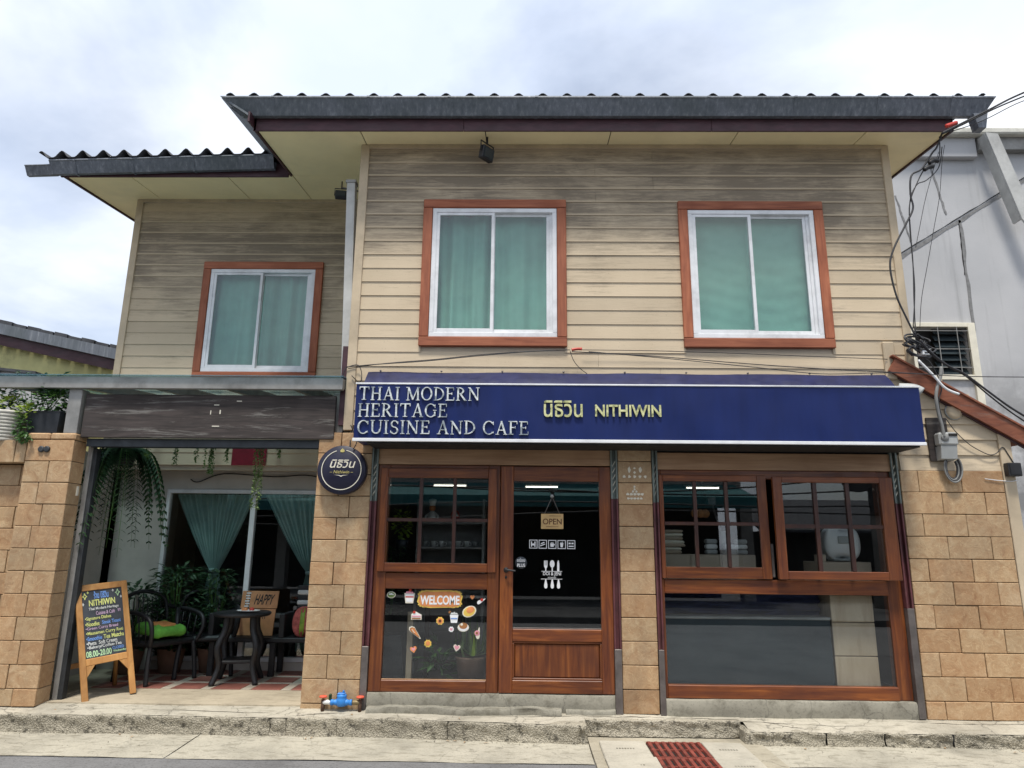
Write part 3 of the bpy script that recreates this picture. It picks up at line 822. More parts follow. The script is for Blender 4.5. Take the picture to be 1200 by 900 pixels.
# --- upper windows
def curtain_mesh(x0, x1, z0, z1, y, folds, amp, hang=0.0, hw=0.0):
    ph = [random.uniform(0, 6.28) for _ in range(4)]
    def fn(u, v):
        x = x0 + (x1 - x0) * u
        yy = y + amp * (math.sin(u * folds * 6.28 + ph[0] + .5 * math.sin(v * 3 + ph[1])) * .6 + math.sin(u * folds * 15.1 + ph[2]) * .28) * (.55 + .45 * (1 - v))
        yy += hw * (math.sin(v * 60 + 2 * math.sin(u * 5 + ph[3])) * .5 + math.sin(v * 37 + u * 4) * .5)
        return (x, yy, z0 + (z1 - z0) * v)
    return MB().grid(fn, 90, 46 if hw else 14)
def upper_window(w, Y, label, kinds):
    x0, x1, z0, z1 = w
    W = bpy.data.objects.new('window', None); C.objects.link(W); W.parent = H; BASE[W.name] = BASE[H.name].copy()
    W['label'] = label
    fw = .095
    f0, f1 = Y - .052, Y + .02
    for (a, b, c, d, m) in ((x0, x0 + fw, z0 + fw + .002, z1 - fw - .002, 'terracotta_v'), (x1 - fw, x1, z0 + fw + .002, z1 - fw - .002, 'terracotta_v'), (x0, x1, z0, z0 + fw, 'terracotta_h'), (x0, x1, z1 - fw, z1, 'terracotta_h')):
        MB().box(a, b, f0, f1, c, d, b=.006).build('casing', M[m], W)
    a0, a1, c0, c1 = x0 + fw + .003, x1 - fw - .003, z0 + fw + .003, z1 - fw - .003
    t_ = .045
    for (a, b, c, d) in ((a0, a0 + t_, c0 + t_, c1 - t_), (a1 - t_, a1, c0 + t_, c1 - t_), (a0, a1, c0, c0 + t_), (a0, a1, c1 - t_, c1)):
        MB().box(a, b, Y - .040, Y + .045, c, d, b=.003).build('frame', M['aluminium_white'], W)
    i0, i1, k0, k1 = a0 + t_, a1 - t_, c0 + t_, c1 - t_
    mid = (i0 + i1) / 2 - .015
    s_ = .032
    for nm, p, q, yy in (('l', i0, mid + s_ * .5, Y - .022), ('r', mid - s_ * .5 + .006, i1 - .028, Y + .012)):
        for (a, b, c, d) in ((p, p + s_, k0, k1), (q - s_, q, k0, k1), (p + s_, q - s_, k0, k0 + s_ + .012), (p + s_, q - s_, k1 - s_, k1)):
            MB().box(a, b, yy - .012, yy + .012, c + .001, d - .001, b=.002).build('sash', M['aluminium_white'], W)
        MB().box(p + s_, q - s_, yy - .002, yy + .002, k0 + s_, k1 - s_).build('pane', M['glass_up'], W)
    MB().box(i1 - .028, i1, Y - .01, Y + .03, k0, k1).build('track', M['aluminium_white'], W)
    for (p, q, kd) in ((i0 - .03, mid + .02, kinds[0]), (mid - .02, i1 + .03, kinds[1])):
        if kd == 'fold': c_ = curtain_mesh(p, q, k0 - .03, k1 + .03, Y + .12, 2.4, .055)
        elif kd == 'flat': c_ = curtain_mesh(p, q, k0 - .03, k1 + .03, Y + .11, 2.0, .040)
        else: c_ = curtain_mesh(p, q, k0 - .03, k1 + .03, Y + .09, 1.2, .006, hw=.0035)
        c_.build('curtain', M['curtain_green'], W)
    MB().box(i0 - .04, i1 + .04, Y + .20, Y + .21, k0 - .04, k1 + .04).build('blackout', M['dark_interior'], W)
upper_window(W1, 0.0, 'green curtained window left of centre on the main front', ('fold', 'flat'))
upper_window(W2, 0.0, 'green blinded window at the right of the main front', ('pull', 'pull'))
upper_window(W3, 1.55, 'green curtained window on the set-back wing', ('flat', 'fold'))

# --- tiles
def tile_run(parent, x0, x1, y, z0, z1, h=.2035, w=.402, depth=.03, off0=0.0, top_first=True, shift=(0, .201)):
    """courses counted down from z1"""
    k = 0; zt = z1
    while zt > z0 + .01:
        zb = max(zt - h, z0)
        xx = x0 - (w - shift[k % 2]) + off0
        while xx < x1:
            a = max(xx, x0); b = min(xx + w, x1)
            if b - a > .03:
                pr = random.uniform(-.003, .003)
                MB().box(a + .003, b - .003, y - depth + pr, y + .01, zb + .003, zt - .003, b=.004, jit=.0015).build('stone_tile', M['stone_tile'], parent)
            xx += w
        zt = zb; k += 1
def part(name, parent=None):
    o = bpy.data.objects.new(name, None); C.objects.link(o); p = parent or H; o.parent = p; BASE[o.name] = BASE[p.name].copy(); return o
mp = part('middle_pier')
MB().box(.912, 1.234, -.012, .18, .172, 2.66).build('backing', M['grout'], mp)
tile_run(mp, .910, 1.236, -.012, .176, 2.62, .2035, .33, shift=(.33, .33))
cp = part('gateside_pier')
MB().box(-1.966, -1.442, -.012, .25, .172, 2.66).build('backing', M['grout'], cp)
tile_run(cp, -1.968, -1.44, -.012, .178, 2.675, .2035, .402, shift=(.22, .33))
mb = MB()
k = 0; zt = 2.675
while zt > .2:   # return face toward the porch
    zb = max(zt - .2035, .178)
    MB().box(-1.972, -1.962, -.008, .25, zb + .003, zt - .003, b=.003).build('stone_tile', M['stone_tile'], cp); zt = zb
rw = part('side_wall')
MB().box(3.58, 4.547, -.012, .2, .16, 2.36).build('backing', M['grout'], rw)
tile_run(rw, 3.575, 4.545, -.012, .165, 2.352, .2035, .402, shift=(.17, .372))
# lean-to gable: clapboard above the tiles under a raking barge board
for k in range(7):
    a = 2.352 + .149 * k; b = a + .149
    x1 = 3.66 + (3.41 - a) * 1.62 - .06
    x1 = min(x1, 4.545)
    if x1 < 3.7: break
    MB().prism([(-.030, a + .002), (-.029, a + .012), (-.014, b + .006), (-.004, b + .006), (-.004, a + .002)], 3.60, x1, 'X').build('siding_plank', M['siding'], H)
MB().prism([(3.58, 2.36), (4.60, 2.36), (4.60, 2.72), (3.62, 3.36), (3.58, 3.36)], -.004, .2, 'Y').build('gable_backing', M['stucco'], H)
MB().box(4.548, 4.66, -.045, .10, .165, 2.76, b=.004).build('corner_board', M['trim_beige'], H)
def beam2(p, q, y0, y1, h):
    (xa, za), (xb, zb) = p, q
    d = Vector((xb - xa, zb - za)).normalized(); n = Vector((-d.y, d.x)) * h
    return MB().prism([(xa, za), (xb, zb), (xb + n.x, zb + n.y), (xa + n.x, za + n.y)], y0, y1, 'Y')
beam2((3.56, 3.315), (4.95, 2.485), -.095, -.065, .145).build('barge_board', M['rake_wood'], H)
beam2((3.60, 3.46), (4.95, 2.645), -.11, .9, .016).build('lean_to_roof', M['rake_wood'], H)
beam2((3.66, 3.25), (4.95, 2.465), -.064, -.032, .10).build('barge_inner', M['fascia_dark'], H)
MB().box(3.555, 3.665, -.05, .05, 3.24, 3.62, b=.01).build('post_stub', M['trim_beige'], H)

# --- shopfront lintels, guide rails, steps
MB().box(-1.38, .842, -.030, .10, 2.372, 2.545, b=.004).build('lintel', M['lintel_wood'], H)
MB().box(1.283, 3.53, -.030, .10, 2.342, 2.505, b=.004).build('lintel', M['lintel_wood'], H)
MB().box(-1.44, 3.6, -.004, .15, 2.50, 2.72).build('lintel_backing', M['opp_dark'], H)
def rail(x0, x1, z0, zc, z1):
    o = part('guide_rail')
    for (a, b, m) in ((z0, zc, 'maroon_paint'), (zc + .001, z1, 'rail_green')):
        mb = MB(); mb.box(x0, x0 + .016, -.052, .03, a, b, b=.002); mb.box(x1 - .016, x1, -.052, .03, a, b, b=.002); mb.box(x0 + .016, x1 - .016, -.012, .03, a, b)
        mb.build('channel', M[m], o)
    mb = MB()
    for k in range(5):
        z = zc + .05 + k * .062
        mb.prism([(x0 + .017, z), (x1 - .017, z + .05), (x1 - .017, z + .066), (x0 + .017, z + .016)], -.03, -.011, 'Y')
    mb.build('stripe', M['cream_print'], o)
    mb = MB(); mb.box(x0 + .001, x1 - .001, -.056, .02, .172, z0 - .001, b=.003)
    mb.build('foot', M['galvanised'], o)
for x0, x1, zc in ((-1.440, -1.378, 2.02), (.843, .908, 2.06), (1.238, 1.290, 2.03), (3.498, 3.562, 2.04)):
    rail(x0, x1, .72 if x0 < 3 else 1.1, zc, 2.53)
def ledge(x0, x1, y0, z0, z1, m='concrete_step', jit=.004):
    mb = MB(); n = int((x1 - x0) / .05)
    def fn(u, v):
        x = x0 + (x1 - x0) * u; k = v * 3
        e = hn(x * 2, z1, jit)
        if k <= 1: return (x, .12 + (y0 + .012 - .12) * k, z1 + e * .4)
        if k <= 2: return (x, y0 + .012 + (-.012 + e) * (k - 1), z1 - .012 * (k - 1) + e * .4)
        return (x, y0 + e, z1 - .012 + (z0 - z1) * (k - 2))
    mb.grid(fn, n, 6)
    return mb.build('step', M[m], H)
ledge(-1.376, .842, -.035, .15, .330); ledge(1.292, 3.496, -.045, .15, .308)
ledge(-1.36, .36, -.12, .15, .225, jit=.012); ledge(.40, .84, -.07, .15, .215, jit=.008)

# --- joinery
def win(name, label=None):
    o = part(name)
    if label: o['label'] = label
    return o
JV, JH = 'joinery_v', 'joinery_h'
def bar(o, nm, m, x0, x1, z0, z1, y0=-.02, y1=.06, b=.005):
    return MB().box(x0, x1, y0, y1, z0, z1, b=b).build(nm, M[m], o)
def lattice(o, x0, x1, z0, z1, y, nx=3, nz=2, w=.032, fr=.0):
    for i in range(1, nx):
        xc = x0 + (x1 - x0) * i / nx
        bar(o, 'muntin', 'muntin_wood', xc - w / 2, xc + w / 2, z0, z1, y - .024, y + .02, .004)
    for j in range(1, nz):
        zc = z0 + (z1 - z0) * j / nz
        bar(o, 'muntin', 'muntin_wood', x0, x1, zc - w / 2, zc + w / 2, y - .017, y + .016, .004)
    for i in range(nx):
        for j in range(nz):
            MB().box(x0 + (x1 - x0) * i / nx + .001, x0 + (x1 - x0) * (i + 1) / nx - .001, y - .003, y + .003, z0 + (z1 - z0) * j / nz + .001, z0 + (z1 - z0) * (j + 1) / nz - .001).build('pane', M['glass_clear'], o)
# left window
LW = win('shopfront_window', 'wooden window with six small panes above one large stickered pane')
bar(LW, 'frame', JV, -1.376, -1.262, .332, 2.368); bar(LW, 'frame', JV, -.314, -.206, .332, 2.368)
bar(LW, 'frame', JH, -1.262, -.314, .332, .432); bar(LW, 'frame', JH, -1.262, -.314, 1.222, 1.366); bar(LW, 'frame', JH, -1.262, -.314, 2.285, 2.368)
for (m, a, b, c, d) in ((JV, -1.345, -1.276, 1.375, 2.335), (JV, -.318, -.240, 1.375, 2.335), (JH, -1.276, -.318, 1.375, 1.455), (JH, -1.276, -.318, 2.243, 2.335)):
    bar(LW, 'sash', m, a, b, c, d, -.045, -.019)
lattice(LW, -1.276, -.318, 1.455, 2.243, -.02)
MB().box(-1.262, -.314, .012, .018, .432, 1.222).build('pane', M['glass_clear'], LW)
bar(LW, 'glazing_bead', 'lintel_wood', -1.262, -.314, .432, .440, -.004, .010, .002)
# door
DR = win('door', 'glazed wooden entrance door with solid lower panel')
bar(DR, 'stile', JV, -.200, -.078, .336, 2.362, -.03, .035); bar(DR, 'stile', JV, .733, .842, .336, 2.362, -.03, .035)
bar(DR, 'rail', JH, -.078, .733, 2.222, 2.362, -.03, .035); bar(DR, 'rail', JH, -.078, .733, .775, .882, -.03, .035); bar(DR, 'rail', JH, -.078, .733, .336, .446, -.03, .035)
MB().box(-.078, .733, -.006, .0, .882, 2.222).build('pane', M['glass_clear'], DR)
bar(DR, 'panel', JV, -.060, .715, .464, .757, -.012, .02, .012)
for (a, b, c, d, m) in ((-.078, .733, .446, .464, JH), (-.078, .733, .757, .775, JH), (-.078, -.060, .464, .757, JV), (.715, .733, .464, .757, JV)):
    bar(DR, 'moulding', m, a, b, c, d, -.022, .01, .004)
bar(DR, 'glazing_bead', 'galvanised', -.078, .733, .882, .892, -.012, -.007, .001)
mb = MB(); mb.lathe([(0, -.035), (.024, -.034), (.024, -.030)], (-.142, 0, 1.40), 16, 'Y'); mb.tube([(-.142, -.03, 1.40), (-.142, -.075, 1.40), (-.10, -.082, 1.398), (-.055, -.082, 1.392)], .009, 8)
mb.lathe([(0, -.034), (.012, -.0335), (.012, -.0305)], (-.142, 0, 1.335), 12, 'Y')
mb.build('handle', M['black_plastic'], DR)
# right window
RW = win('shopfront_window', 'wide wooden window with two sliding six-pane sashes over one large pane')
bar(RW, 'frame', JV, 1.292, 1.318, .310, 2.34); bar(RW, 'frame', JV, 3.365, 3.496, .310, 2.34, .0, .09)
bar(RW, 'frame', JH, 1.318, 3.365, .310, .422); bar(RW, 'frame', JH, 1.318, 3.365, 1.208, 1.335); bar(RW, 'frame', JH, 1.318, 3.365, 2.258, 2.34)
for (m, a, b, c, d) in ((JV, 1.296, 1.336, 1.342, 2.290), (JV, 2.222, 2.308, 1.342, 2.290), (JH, 1.336, 2.222, 1.342, 1.445), (JH, 1.336, 2.222, 2.232, 2.290)):
    bar(RW, 'sash', m, a, b, c, d, -.048, -.019)
lattice(RW, 1.336, 2.222, 1.445, 2.232, -.028)
for (m, a, b, c, d) in ((JV, 2.345, 2.428, 1.345, 2.275), (JV, 3.335, 3.452, 1.345, 2.275), (JH, 2.428, 3.335, 1.345, 1.418), (JH, 2.428, 3.335, 2.222, 2.275)):
    bar(RW, 'sash', m, a, b, c, d, -.125, -.075)
lattice(RW, 2.428, 3.335, 1.418, 2.222, -.098, w=.036)
MB().box(1.318, 3.365, .012, .018, .422, 1.208).build('pane', M['glass_clear'], RW)
bar(RW, 'latch', 'galvanised', 2.315, 2.340, 1.36, 1.66, -.03, -.01, .002)

# --- shop room behind the glass
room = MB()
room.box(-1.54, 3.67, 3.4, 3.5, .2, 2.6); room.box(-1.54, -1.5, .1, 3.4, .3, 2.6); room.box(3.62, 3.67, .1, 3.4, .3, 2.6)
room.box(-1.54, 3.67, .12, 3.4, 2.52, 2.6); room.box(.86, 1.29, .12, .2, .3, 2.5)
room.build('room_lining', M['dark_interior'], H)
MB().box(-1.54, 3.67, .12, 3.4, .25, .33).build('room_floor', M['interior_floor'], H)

# ================================================================ SHOP SIGN
S = thing('shop_sign', 'long navy blue box sign reading Thai Modern Heritage Cuisine and Cafe above the shopfront', 'sign', (1.04, -.45, 2.53))
MB().box(-1.538, 3.622, -.440, -.02, 2.552, 3.070).build('box', M['sign_blue'], S)
fm = MB().grid(lambda u, v: (-1.536 + 5.158 * u, -.4445 - .0020 * math.sin(u * 23 + 1.2 * math.sin(v * 4)) * math.sin(math.pi * v) - .0012 * math.sin(u * 61 + v * 5), 2.562 + .5 * v), 160, 14)
fm.build('face', M['sign_blue'], S)
MB().box(-1.545, 3.628, -.455, -.43, 2.532, 2.561, b=.003).build('edge_trim', M['trim_white'], S)
MB().box(-1.545, 3.628, -.452, -.43, 3.063, 3.078, b=.003).build('edge_trim', M['trim_white'], S)
MB().box(-1.42, 3.58, -.425, -.03, 2.518, 2.55).build('underside', M['opp_dark'], S)
def letters(s, x0, x1, z0, z1, m, d=.02, bold=0.0, ser=False):
    if ser: bold = -.013
    mb = MB(); add_text(mb, serif(s) if ser else s, x0, x1, z0, z1, -.446 - d, d - .0008, bold)
    return mb.build('lettering', M[m], S)
# brushed letters, flaking in places
t = NT('letter_metal')
n_ = t.noise(26, 5, 0.7); n2_ = t.noise(9, 3, 0.6)
col = t.ramp(n_, [(0.34, (0.22, 0.27, 0.28)), (0.44, (0.56, 0.60, 0.58)), (0.6, (0.80, 0.82, 0.80))])
col = t.mix(t.ramp(n2_, [(0.52, 0.0), (0.60, 0.75)]), col, (0.14, 0.18, 0.22))
t.fin(col, 0.35, 0.25)
t = NT('letter_gold')
col = t.ramp(t.noise(22, 4, 0.7), [(0.32, (0.16, 0.18, 0.10)), (0.45, (0.52, 0.52, 0.24)), (0.65, (0.76, 0.74, 0.42))])
t.fin(col, 0.35, 0.2)
TH, TN, SF = .125, .062, .045
def glyph(ch):
    """roman capital as solid pieces in a box one unit high: list of outlines, and its width"""
    out = []
    def st(p, q, w):
        d = Vector((q[0] - p[0], q[1] - p[1])).normalized(); n_ = Vector((-d.y, d.x)) * w / 2
        out.append([(p[0] - n_.x, p[1] - n_.y), (q[0] - n_.x, q[1] - n_.y), (q[0] + n_.x, q[1] + n_.y), (p[0] + n_.x, p[1] + n_.y)])
    def sr(x, y, l=.30):
        y0 = y if y < .5 else y - SF
        out.append([(x - l / 2, y0), (x + l / 2, y0), (x + l / 2, y0 + SF), (x - l / 2, y0 + SF)])
    def vs_(x, w=TH, y0=0, y1=1): st((x, y0 + SF * .8), (x, y1 - SF * .8), w)
    def arc(cx, cy, rx, ry, a0, a1, tx=TH, ty=TN, n=14):
        for k in range(n):
            q = []
            for a_ in (a0 + (a1 - a0) * k / n, a0 + (a1 - a0) * (k + 1) / n):
                a_ = math.radians(a_); q.append(((cx + rx * math.cos(a_), cy + ry * math.sin(a_)), (cx + (rx - tx) * math.cos(a_), cy + (ry - ty) * math.sin(a_))))
            out.append([q[0][0], q[1][0], q[1][1], q[0][1]])
    def tick(x, y, l): st((x, y), (x, y + l), .05)
    w = .7
    if ch == 'T': w = .80; st((.03, .965), (.77, .965), .07); tick(.05, .94, -.15); tick(.75, .94, -.15); vs_(.4); sr(.4, 0, .34)
    elif ch == 'H':
        w = .86
        for x in (.16, .70): vs_(x); sr(x, 0); sr(x, 1)
        st((.2, .51), (.66, .51), TN)
    elif ch == 'A': w = .84; st((.13, .03), (.42, .97), TN); st((.41, 1.0), (.71, .03), TH); st((.23, .33), (.6, .33), TN); sr(.13, 0, .26); sr(.71, 0, .28)
    elif ch == 'I': w = .34; vs_(.17); sr(.17, 0, .32); sr(.17, 1, .32)
    elif ch == 'M': w = 1.04; vs_(.14, TN); sr(.14, 0, .26); st((.16, .98), (.52, .06), TH); st((.52, .06), (.88, .98), TN); vs_(.90); sr(.90, 0, .28); sr(.10, 1, .22); sr(.93, 1, .22)
    elif ch == 'O': w = .88; arc(.44, .5, .43, .51, 0, 360, n=28)
    elif ch == 'D': w = .82; vs_(.16); sr(.12, 0, .24); sr(.12, 1, .24); arc(.20, .5, .60, .5, -90, 90)
    elif ch in 'EF':
        w = .70 if ch == 'E' else .66
        vs_(.16); sr(.13, 0, .26); sr(.13, 1, .26); st((.2, .965), (.62, .965), .065); tick(.61, .94, -.17); st((.2, .52), (.48, .52), TN); tick(.48, .43, .18)
        if ch == 'E': st((.2, .035), (.66, .035), .065); tick(.65, .06, .19)
        else: sr(.18, 0, .34)
    elif ch == 'R': w = .82; vs_(.16); sr(.15, 0, .30); sr(.12, 1, .24); arc(.20, .735, .42, .265, -90, 90); st((.36, .48), (.70, .03), TH); sr(.73, 0, .2)
    elif ch == 'N': w = .92; vs_(.15, TN); sr(.15, 0, .26); sr(.10, 1, .2); st((.13, .98), (.76, .04), TH); vs_(.76, TN); sr(.76, 1, .28)
    elif ch in 'CG':
        w = .84; arc(.45, .5, .43, .51, 42, 318, n=22); tick(.77, .70, .24)
        if ch == 'G': w = .90; vs_(.76, .11, .06, .44); sr(.76, .44 + SF, .26)
        else: tick(.77, .10, .12)
    elif ch == 'U': w = .90; st((.17, .96), (.17, .33), TH); arc(.45, .34, .34, .345, 180, 360, TH * .95, TN * 1.2); st((.765, .96), (.765, .33), TN); sr(.17, 1, .30); sr(.765, 1, .26)
    elif ch == 'S': w = .66; arc(.33, .745, .27, .265, 25, 270, TH * .85, TN); arc(.33, .265, .29, .275, -155, 90, TH * .95, TN); tick(.565, .74, .18); tick(.075, .08, .18)
    return out, w
def roman_line(txt, x0, x1, z0, z1):
    gl = []; x = 0.0
    for ch in txt:
        if ch == ' ': x += .42; continue
        o_, w = glyph(ch); gl.append((o_, x)); x += w + .10
    k = (x1 - x0) / (x - .10); h = z1 - z0
    for i, (o_, gx_) in enumerate(gl):
        mb = MB()
        dz = random.uniform(-.002, .002)
        for j, poly_ in enumerate(o_):
            d = .0165 + .0004 * (j % 9)
            mb.poly([(x0 + (gx_ + px_) * k, z0 + dz + pz_ * h) for px_, pz_ in poly_], -.447 - d, -.4468)
        mb.build('letter', M['letter_metal'], S)
roman_line('THAI MODERN', -1.505, -.392, 2.912, 3.036)
roman_line('HERITAGE', -1.507, -.685, 2.755, 2.880)
roman_line('CUISINE AND CAFE', -1.505, .058, 2.600, 2.724)
letters('นิธิวิน', .195, .548, 2.765, 2.918, 'letter_gold', bold=.012)
letters('NITHIWIN', .662, 1.262, 2.772, 2.882, 'letter_gold', bold=.018)
# loose vinyl strip on top of the box
def tarp_fn(u, v):
    x = -1.525 + 5.07 * u
    w = math.sin(x * 11) * .5 + math.sin(x * 23 + 1) * .35 + math.sin(x * 41) * .2
    y = -.24 + .19 * v + w * .007
    return (x, y, 3.082 + .195 * v ** .8 + w * .006 * (1 - abs(2 * v - 1)) + math.sin(x * 5 + v * 2) * .004)
tb = thing('tarpaulin', 'crumpled navy tarpaulin strip tucked between wall and top of blue sign', 'tarpaulin', (1.0, -.3, 3.08))
mb = MB().grid(tarp_fn, 240, 8)
n0 = len(mb.v); mb.add([(x, y + .004, z - .012) for x, y, z in mb.v], [tuple(reversed(f)) for f in mb.f], True)
mb.build('sheet', M['tarp_blue'], tb)
for k in range(9):
    x = -1.4 + k * .6
    MB().lathe([(0, -.006), (.010, -.004), (.010, .004)], (x, -.07, 3.285), 10, 'Y').build('eyelet', M['galvanised'], tb)

# ---------------------------------------------------------------- round sign
R = thing('round_sign', 'round navy disc sign with white ring and Thai lettering on the tiled pier', 'sign', (-1.704, -.05, 2.06))
cx, cz = -1.704, 2.302
MB().lathe([(0, -.150), (.222, -.150), (.230, -.142), (.230, -.060), (.222, -.052), (0, -.052)], (cx, 0, cz), 48, 'Y').build('disc', M['navy_disc'], R)
mb = MB(); ring = []
n = 64
for k in range(n):
    a = 2 * math.pi * k / n
    if 75 < math.degrees(a) < 105: continue
    for q in (0, 1): pass
for k in range(n):
    a0 = 2 * math.pi * k / n; a1 = 2 * math.pi * (k + 1) / n
    if 78 < math.degrees(a0) < 102: continue
    r0, r1 = .183, .190
    mb.prism([(cx + r0 * math.cos(a0), cz + r0 * math.sin(a0)), (cx + r1 * math.cos(a0), cz + r1 * math.sin(a0)), (cx + r1 * math.cos(a1), cz + r1 * math.sin(a1)), (cx + r0 * math.cos(a1), cz + r0 * math.sin(a1))], -.153, -.1502, 'Y')
mb.build('ring', M['cream_print'], R)
mb = MB(); add_text(mb, 'นิธิวิน', cx - .115, cx + .115, cz + .018, cz + .095, -.153, .0028, .01, .02); mb.build('lettering', M['cream_print'], R)
mb = MB(); add_text(mb, '– Nithiwin –', cx - .11, cx + .11, cz - .035, cz - .005, -.153, .0028, 0, .006); mb.build('lettering', M['gold_paint'], R)
mb = MB(); mb.poly([(cx - .07, cz - .048), (cx - .02, cz - .055), (cx, cz - .066), (cx + .02, cz - .055), (cx + .07, cz - .048), (cx + .02, cz - .050), (cx, cz - .056), (cx - .02, cz - .050)], -.153, -.1502)
mb.build('flourish', M['cream_print'], R)
mb = MB()
for k in range(-2, 3):
    a = math.pi / 2 + k * .42; ln = .040 - abs(k) * .006
    p = (cx + .0, cz + .165); d = (math.cos(a), math.sin(a)); s_ = (-d[1] * .010, d[0] * .010)
    mb.poly([p, (p[0] + d[0] * ln * .5 + s_[0], p[1] + d[1] * ln * .5 + s_[1]), (p[0] + d[0] * ln, p[1] + d[1] * ln), (p[0] + d[0] * ln * .5 - s_[0], p[1] + d[1] * ln * .5 - s_[1])], -.1535 - .0004 * k, -.1502)
mb.build('lotus', M['gold_paint'], R)
mb = MB(); mb.box(-1.73, -1.68, -.053, -.03, 2.2, 2.4); mb.tube([(-1.66, -.06, 2.53), (-1.665, -.03, 2.62), (-1.66, -.02, 2.70)], .006)
mb.build('bracket', M['black_plastic'], R)

# ---------------------------------------------------------------- door stickers and window stickers
def sticker(o, nm, mb, m): return mb.build(nm, M[m], o)
yd = -.0085
for k, ic in enumerate('fsmcg'):
    x0 = .072 + k * .0885; x1 = x0 + .076; z0, z1 = 1.597 - k * .0005, 1.676 - k * .0005
    mb = MB(); w = .006
    for (a, b, c, d) in ((x0, x0 + w, z0, z1), (x1 - w, x1, z0, z1), (x0 + w, x1 - w, z0, z0 + w), (x0 + w, x1 - w, z1 - w, z1)): mb.box(a, b, yd, yd + .002, c, d)
    u = (x0 + x1) / 2; v = (z0 + z1) / 2
    def P(*pts): mb.poly([(u + a * .001, v + b * .001) for a, b in pts], yd, yd + .002)
    if ic == 'f':
        P((-22, -24), (-12, -24), (-12, 24), (-22, 24)); P((10, -24), (20, -24), (20, 24), (10, 24)); P((-11, -12), (9, -12), (9, 6), (-11, 6))
    if ic == 's':
        P((-24, -20), (22, -2), (24, 6), (-24, -10)); P((-22, -2), (20, 14), (10, 22), (-18, 8))
    if ic == 'm':
        P((-16, -22), (14, -22), (16, 10), (-18, 10)); P((17, -10), (24, -8), (24, 4), (17, 4)); P((-14, 14), (12, 14), (12, 18), (-14, 18))
    if ic == 'c':
        P((-10, -25), (10, -25), (15, 8), (-15, 8)); P((-17, 9), (17, 9), (12, 17), (-12, 17)); P((2, 18), (6, 18), (10, 27), (6, 27))
    if ic == 'g':
        P((-24, 4), (-4, 4), (-4, 18), (-24, 18)); P((3, 4), (23, 4), (23, 18), (3, 18)); P((-24, -20), (24, -20), (24, -10), (-24, -10))
    sticker(DR, 'sticker', mb, 'vinyl_white')
mb = MB(); cx, cz = .286, 1.36
def PP(*pts): mb.poly([(cx + a * .001, cz + b * .001) for a, b in pts], yd, yd + .002)
for dx in (-60, 0, 58):
    PP((dx - 5, -42), (dx + 5, -42), (dx + 15, -92), (dx + 14, -112), (dx + 6, -122), (dx - 6, -122), (dx - 14, -112), (dx - 15, -92))
for q in (-1, 0, 1): PP((-60 + q * 12 - 4, 84), (-60 + q * 12 + 4, 84), (-60 + q * 12 + 4, 128), (-60 + q * 12 - 4, 128))
PP((-76, 85), (-44, 85), (-46, 70), (-55, 56), (-55, 34), (-65, 34), (-65, 56), (-74, 70))
PP(*[(22 * math.cos(a * .3491) if True else 0, 98 + 34 * math.sin(a * .3491)) for a in range(18)])
PP((-5, 34), (5, 34), (5, 66), (-5, 66))
PP((46, 34), (66, 34), (66, 100), (62, 128), (56, 132), (48, 116), (46, 90))
PP((-100, 29), (92, 29), (92, 33), (-100, 33)); PP((-104, -40), (92, -40), (92, -36), (-104, -36))
add_text(mb, 'DOI & JENI', cx - .085, cx + .082, cz - .014, cz + .026, yd, .002, .01)
add_text(mb, 'RESTAURANT', cx - .04, cx + .036, cz - .032, cz - .019, yd, .002)
sticker(DR, 'sticker', mb, 'vinyl_white')
mb = MB().lathe([(0, yd), (.056, yd), (.056, yd + .0015)], (-.004, 0, 1.465), 28, 'Y'); sticker(DR, 'sticker', mb, 'chalk_slate')
mb = MB(); add_text(mb, 'อร่อย', -.042, .034, 1.474, 1.508, yd - .002, .0018, .01); add_text(mb, 'PLUS', -.040, .034, 1.428, 1.458, yd - .002, .0018, .02); sticker(DR, 'sticker', mb, 'vinyl_white')
yw = .0095
def blob(mb, x, z, rx, rz, y, n=14, wob=0.0, ph=0.0):
    pts = [(x + rx * (1 + wob * math.sin(5 * a + ph)) * math.cos(a), z + rz * (1 + wob * math.sin(5 * a + ph)) * math.sin(a)) for a in [2 * math.pi * k / n for k in range(n)]]
    mb.poly(pts, y, y + .0012)
mb = MB(); pts = []
for k in range(72):
    a = 2 * math.pi * k / 72
    c, s_ = math.cos(a), math.sin(a)
    ex = (abs(c) ** .35) * (1 if c > 0 else -1); ez = (abs(s_) ** .45) * (1 if s_ > 0 else -1)
    w = 1 + .035 * math.sin(a * 18)
    pts.append((-.753 + .205 * ex * w, 1.133 + .078 * ez * w))
mb.poly(pts, yw, yw + .0012); sticker(LW, 'sticker', mb, 'cake_yellow')
mb = MB(); mb.poly([(-.753 + (x + .753) * .93, 1.131 + (z - 1.133) * .86) for x, z in pts], yw - .0016, yw - .0004); sticker(LW, 'sticker', mb, 'cake_orange')
mb = MB(); add_text(mb, 'WELCOME', -.935, -.57, 1.082, 1.165, yw - .0035, .0016, .03); sticker(LW, 'sticker', mb, 'vinyl_white')
def stk(parts_):
    """one printed sticker: white die-cut rim and coloured shapes, each laid a hair in front of the last"""
    for i, (pts, m_) in enumerate(parts_):
        mb = MB(); mb.poly(pts, yw - .0016 * i, yw - .0016 * i + .0012); sticker(LW, 'sticker', mb, m_)
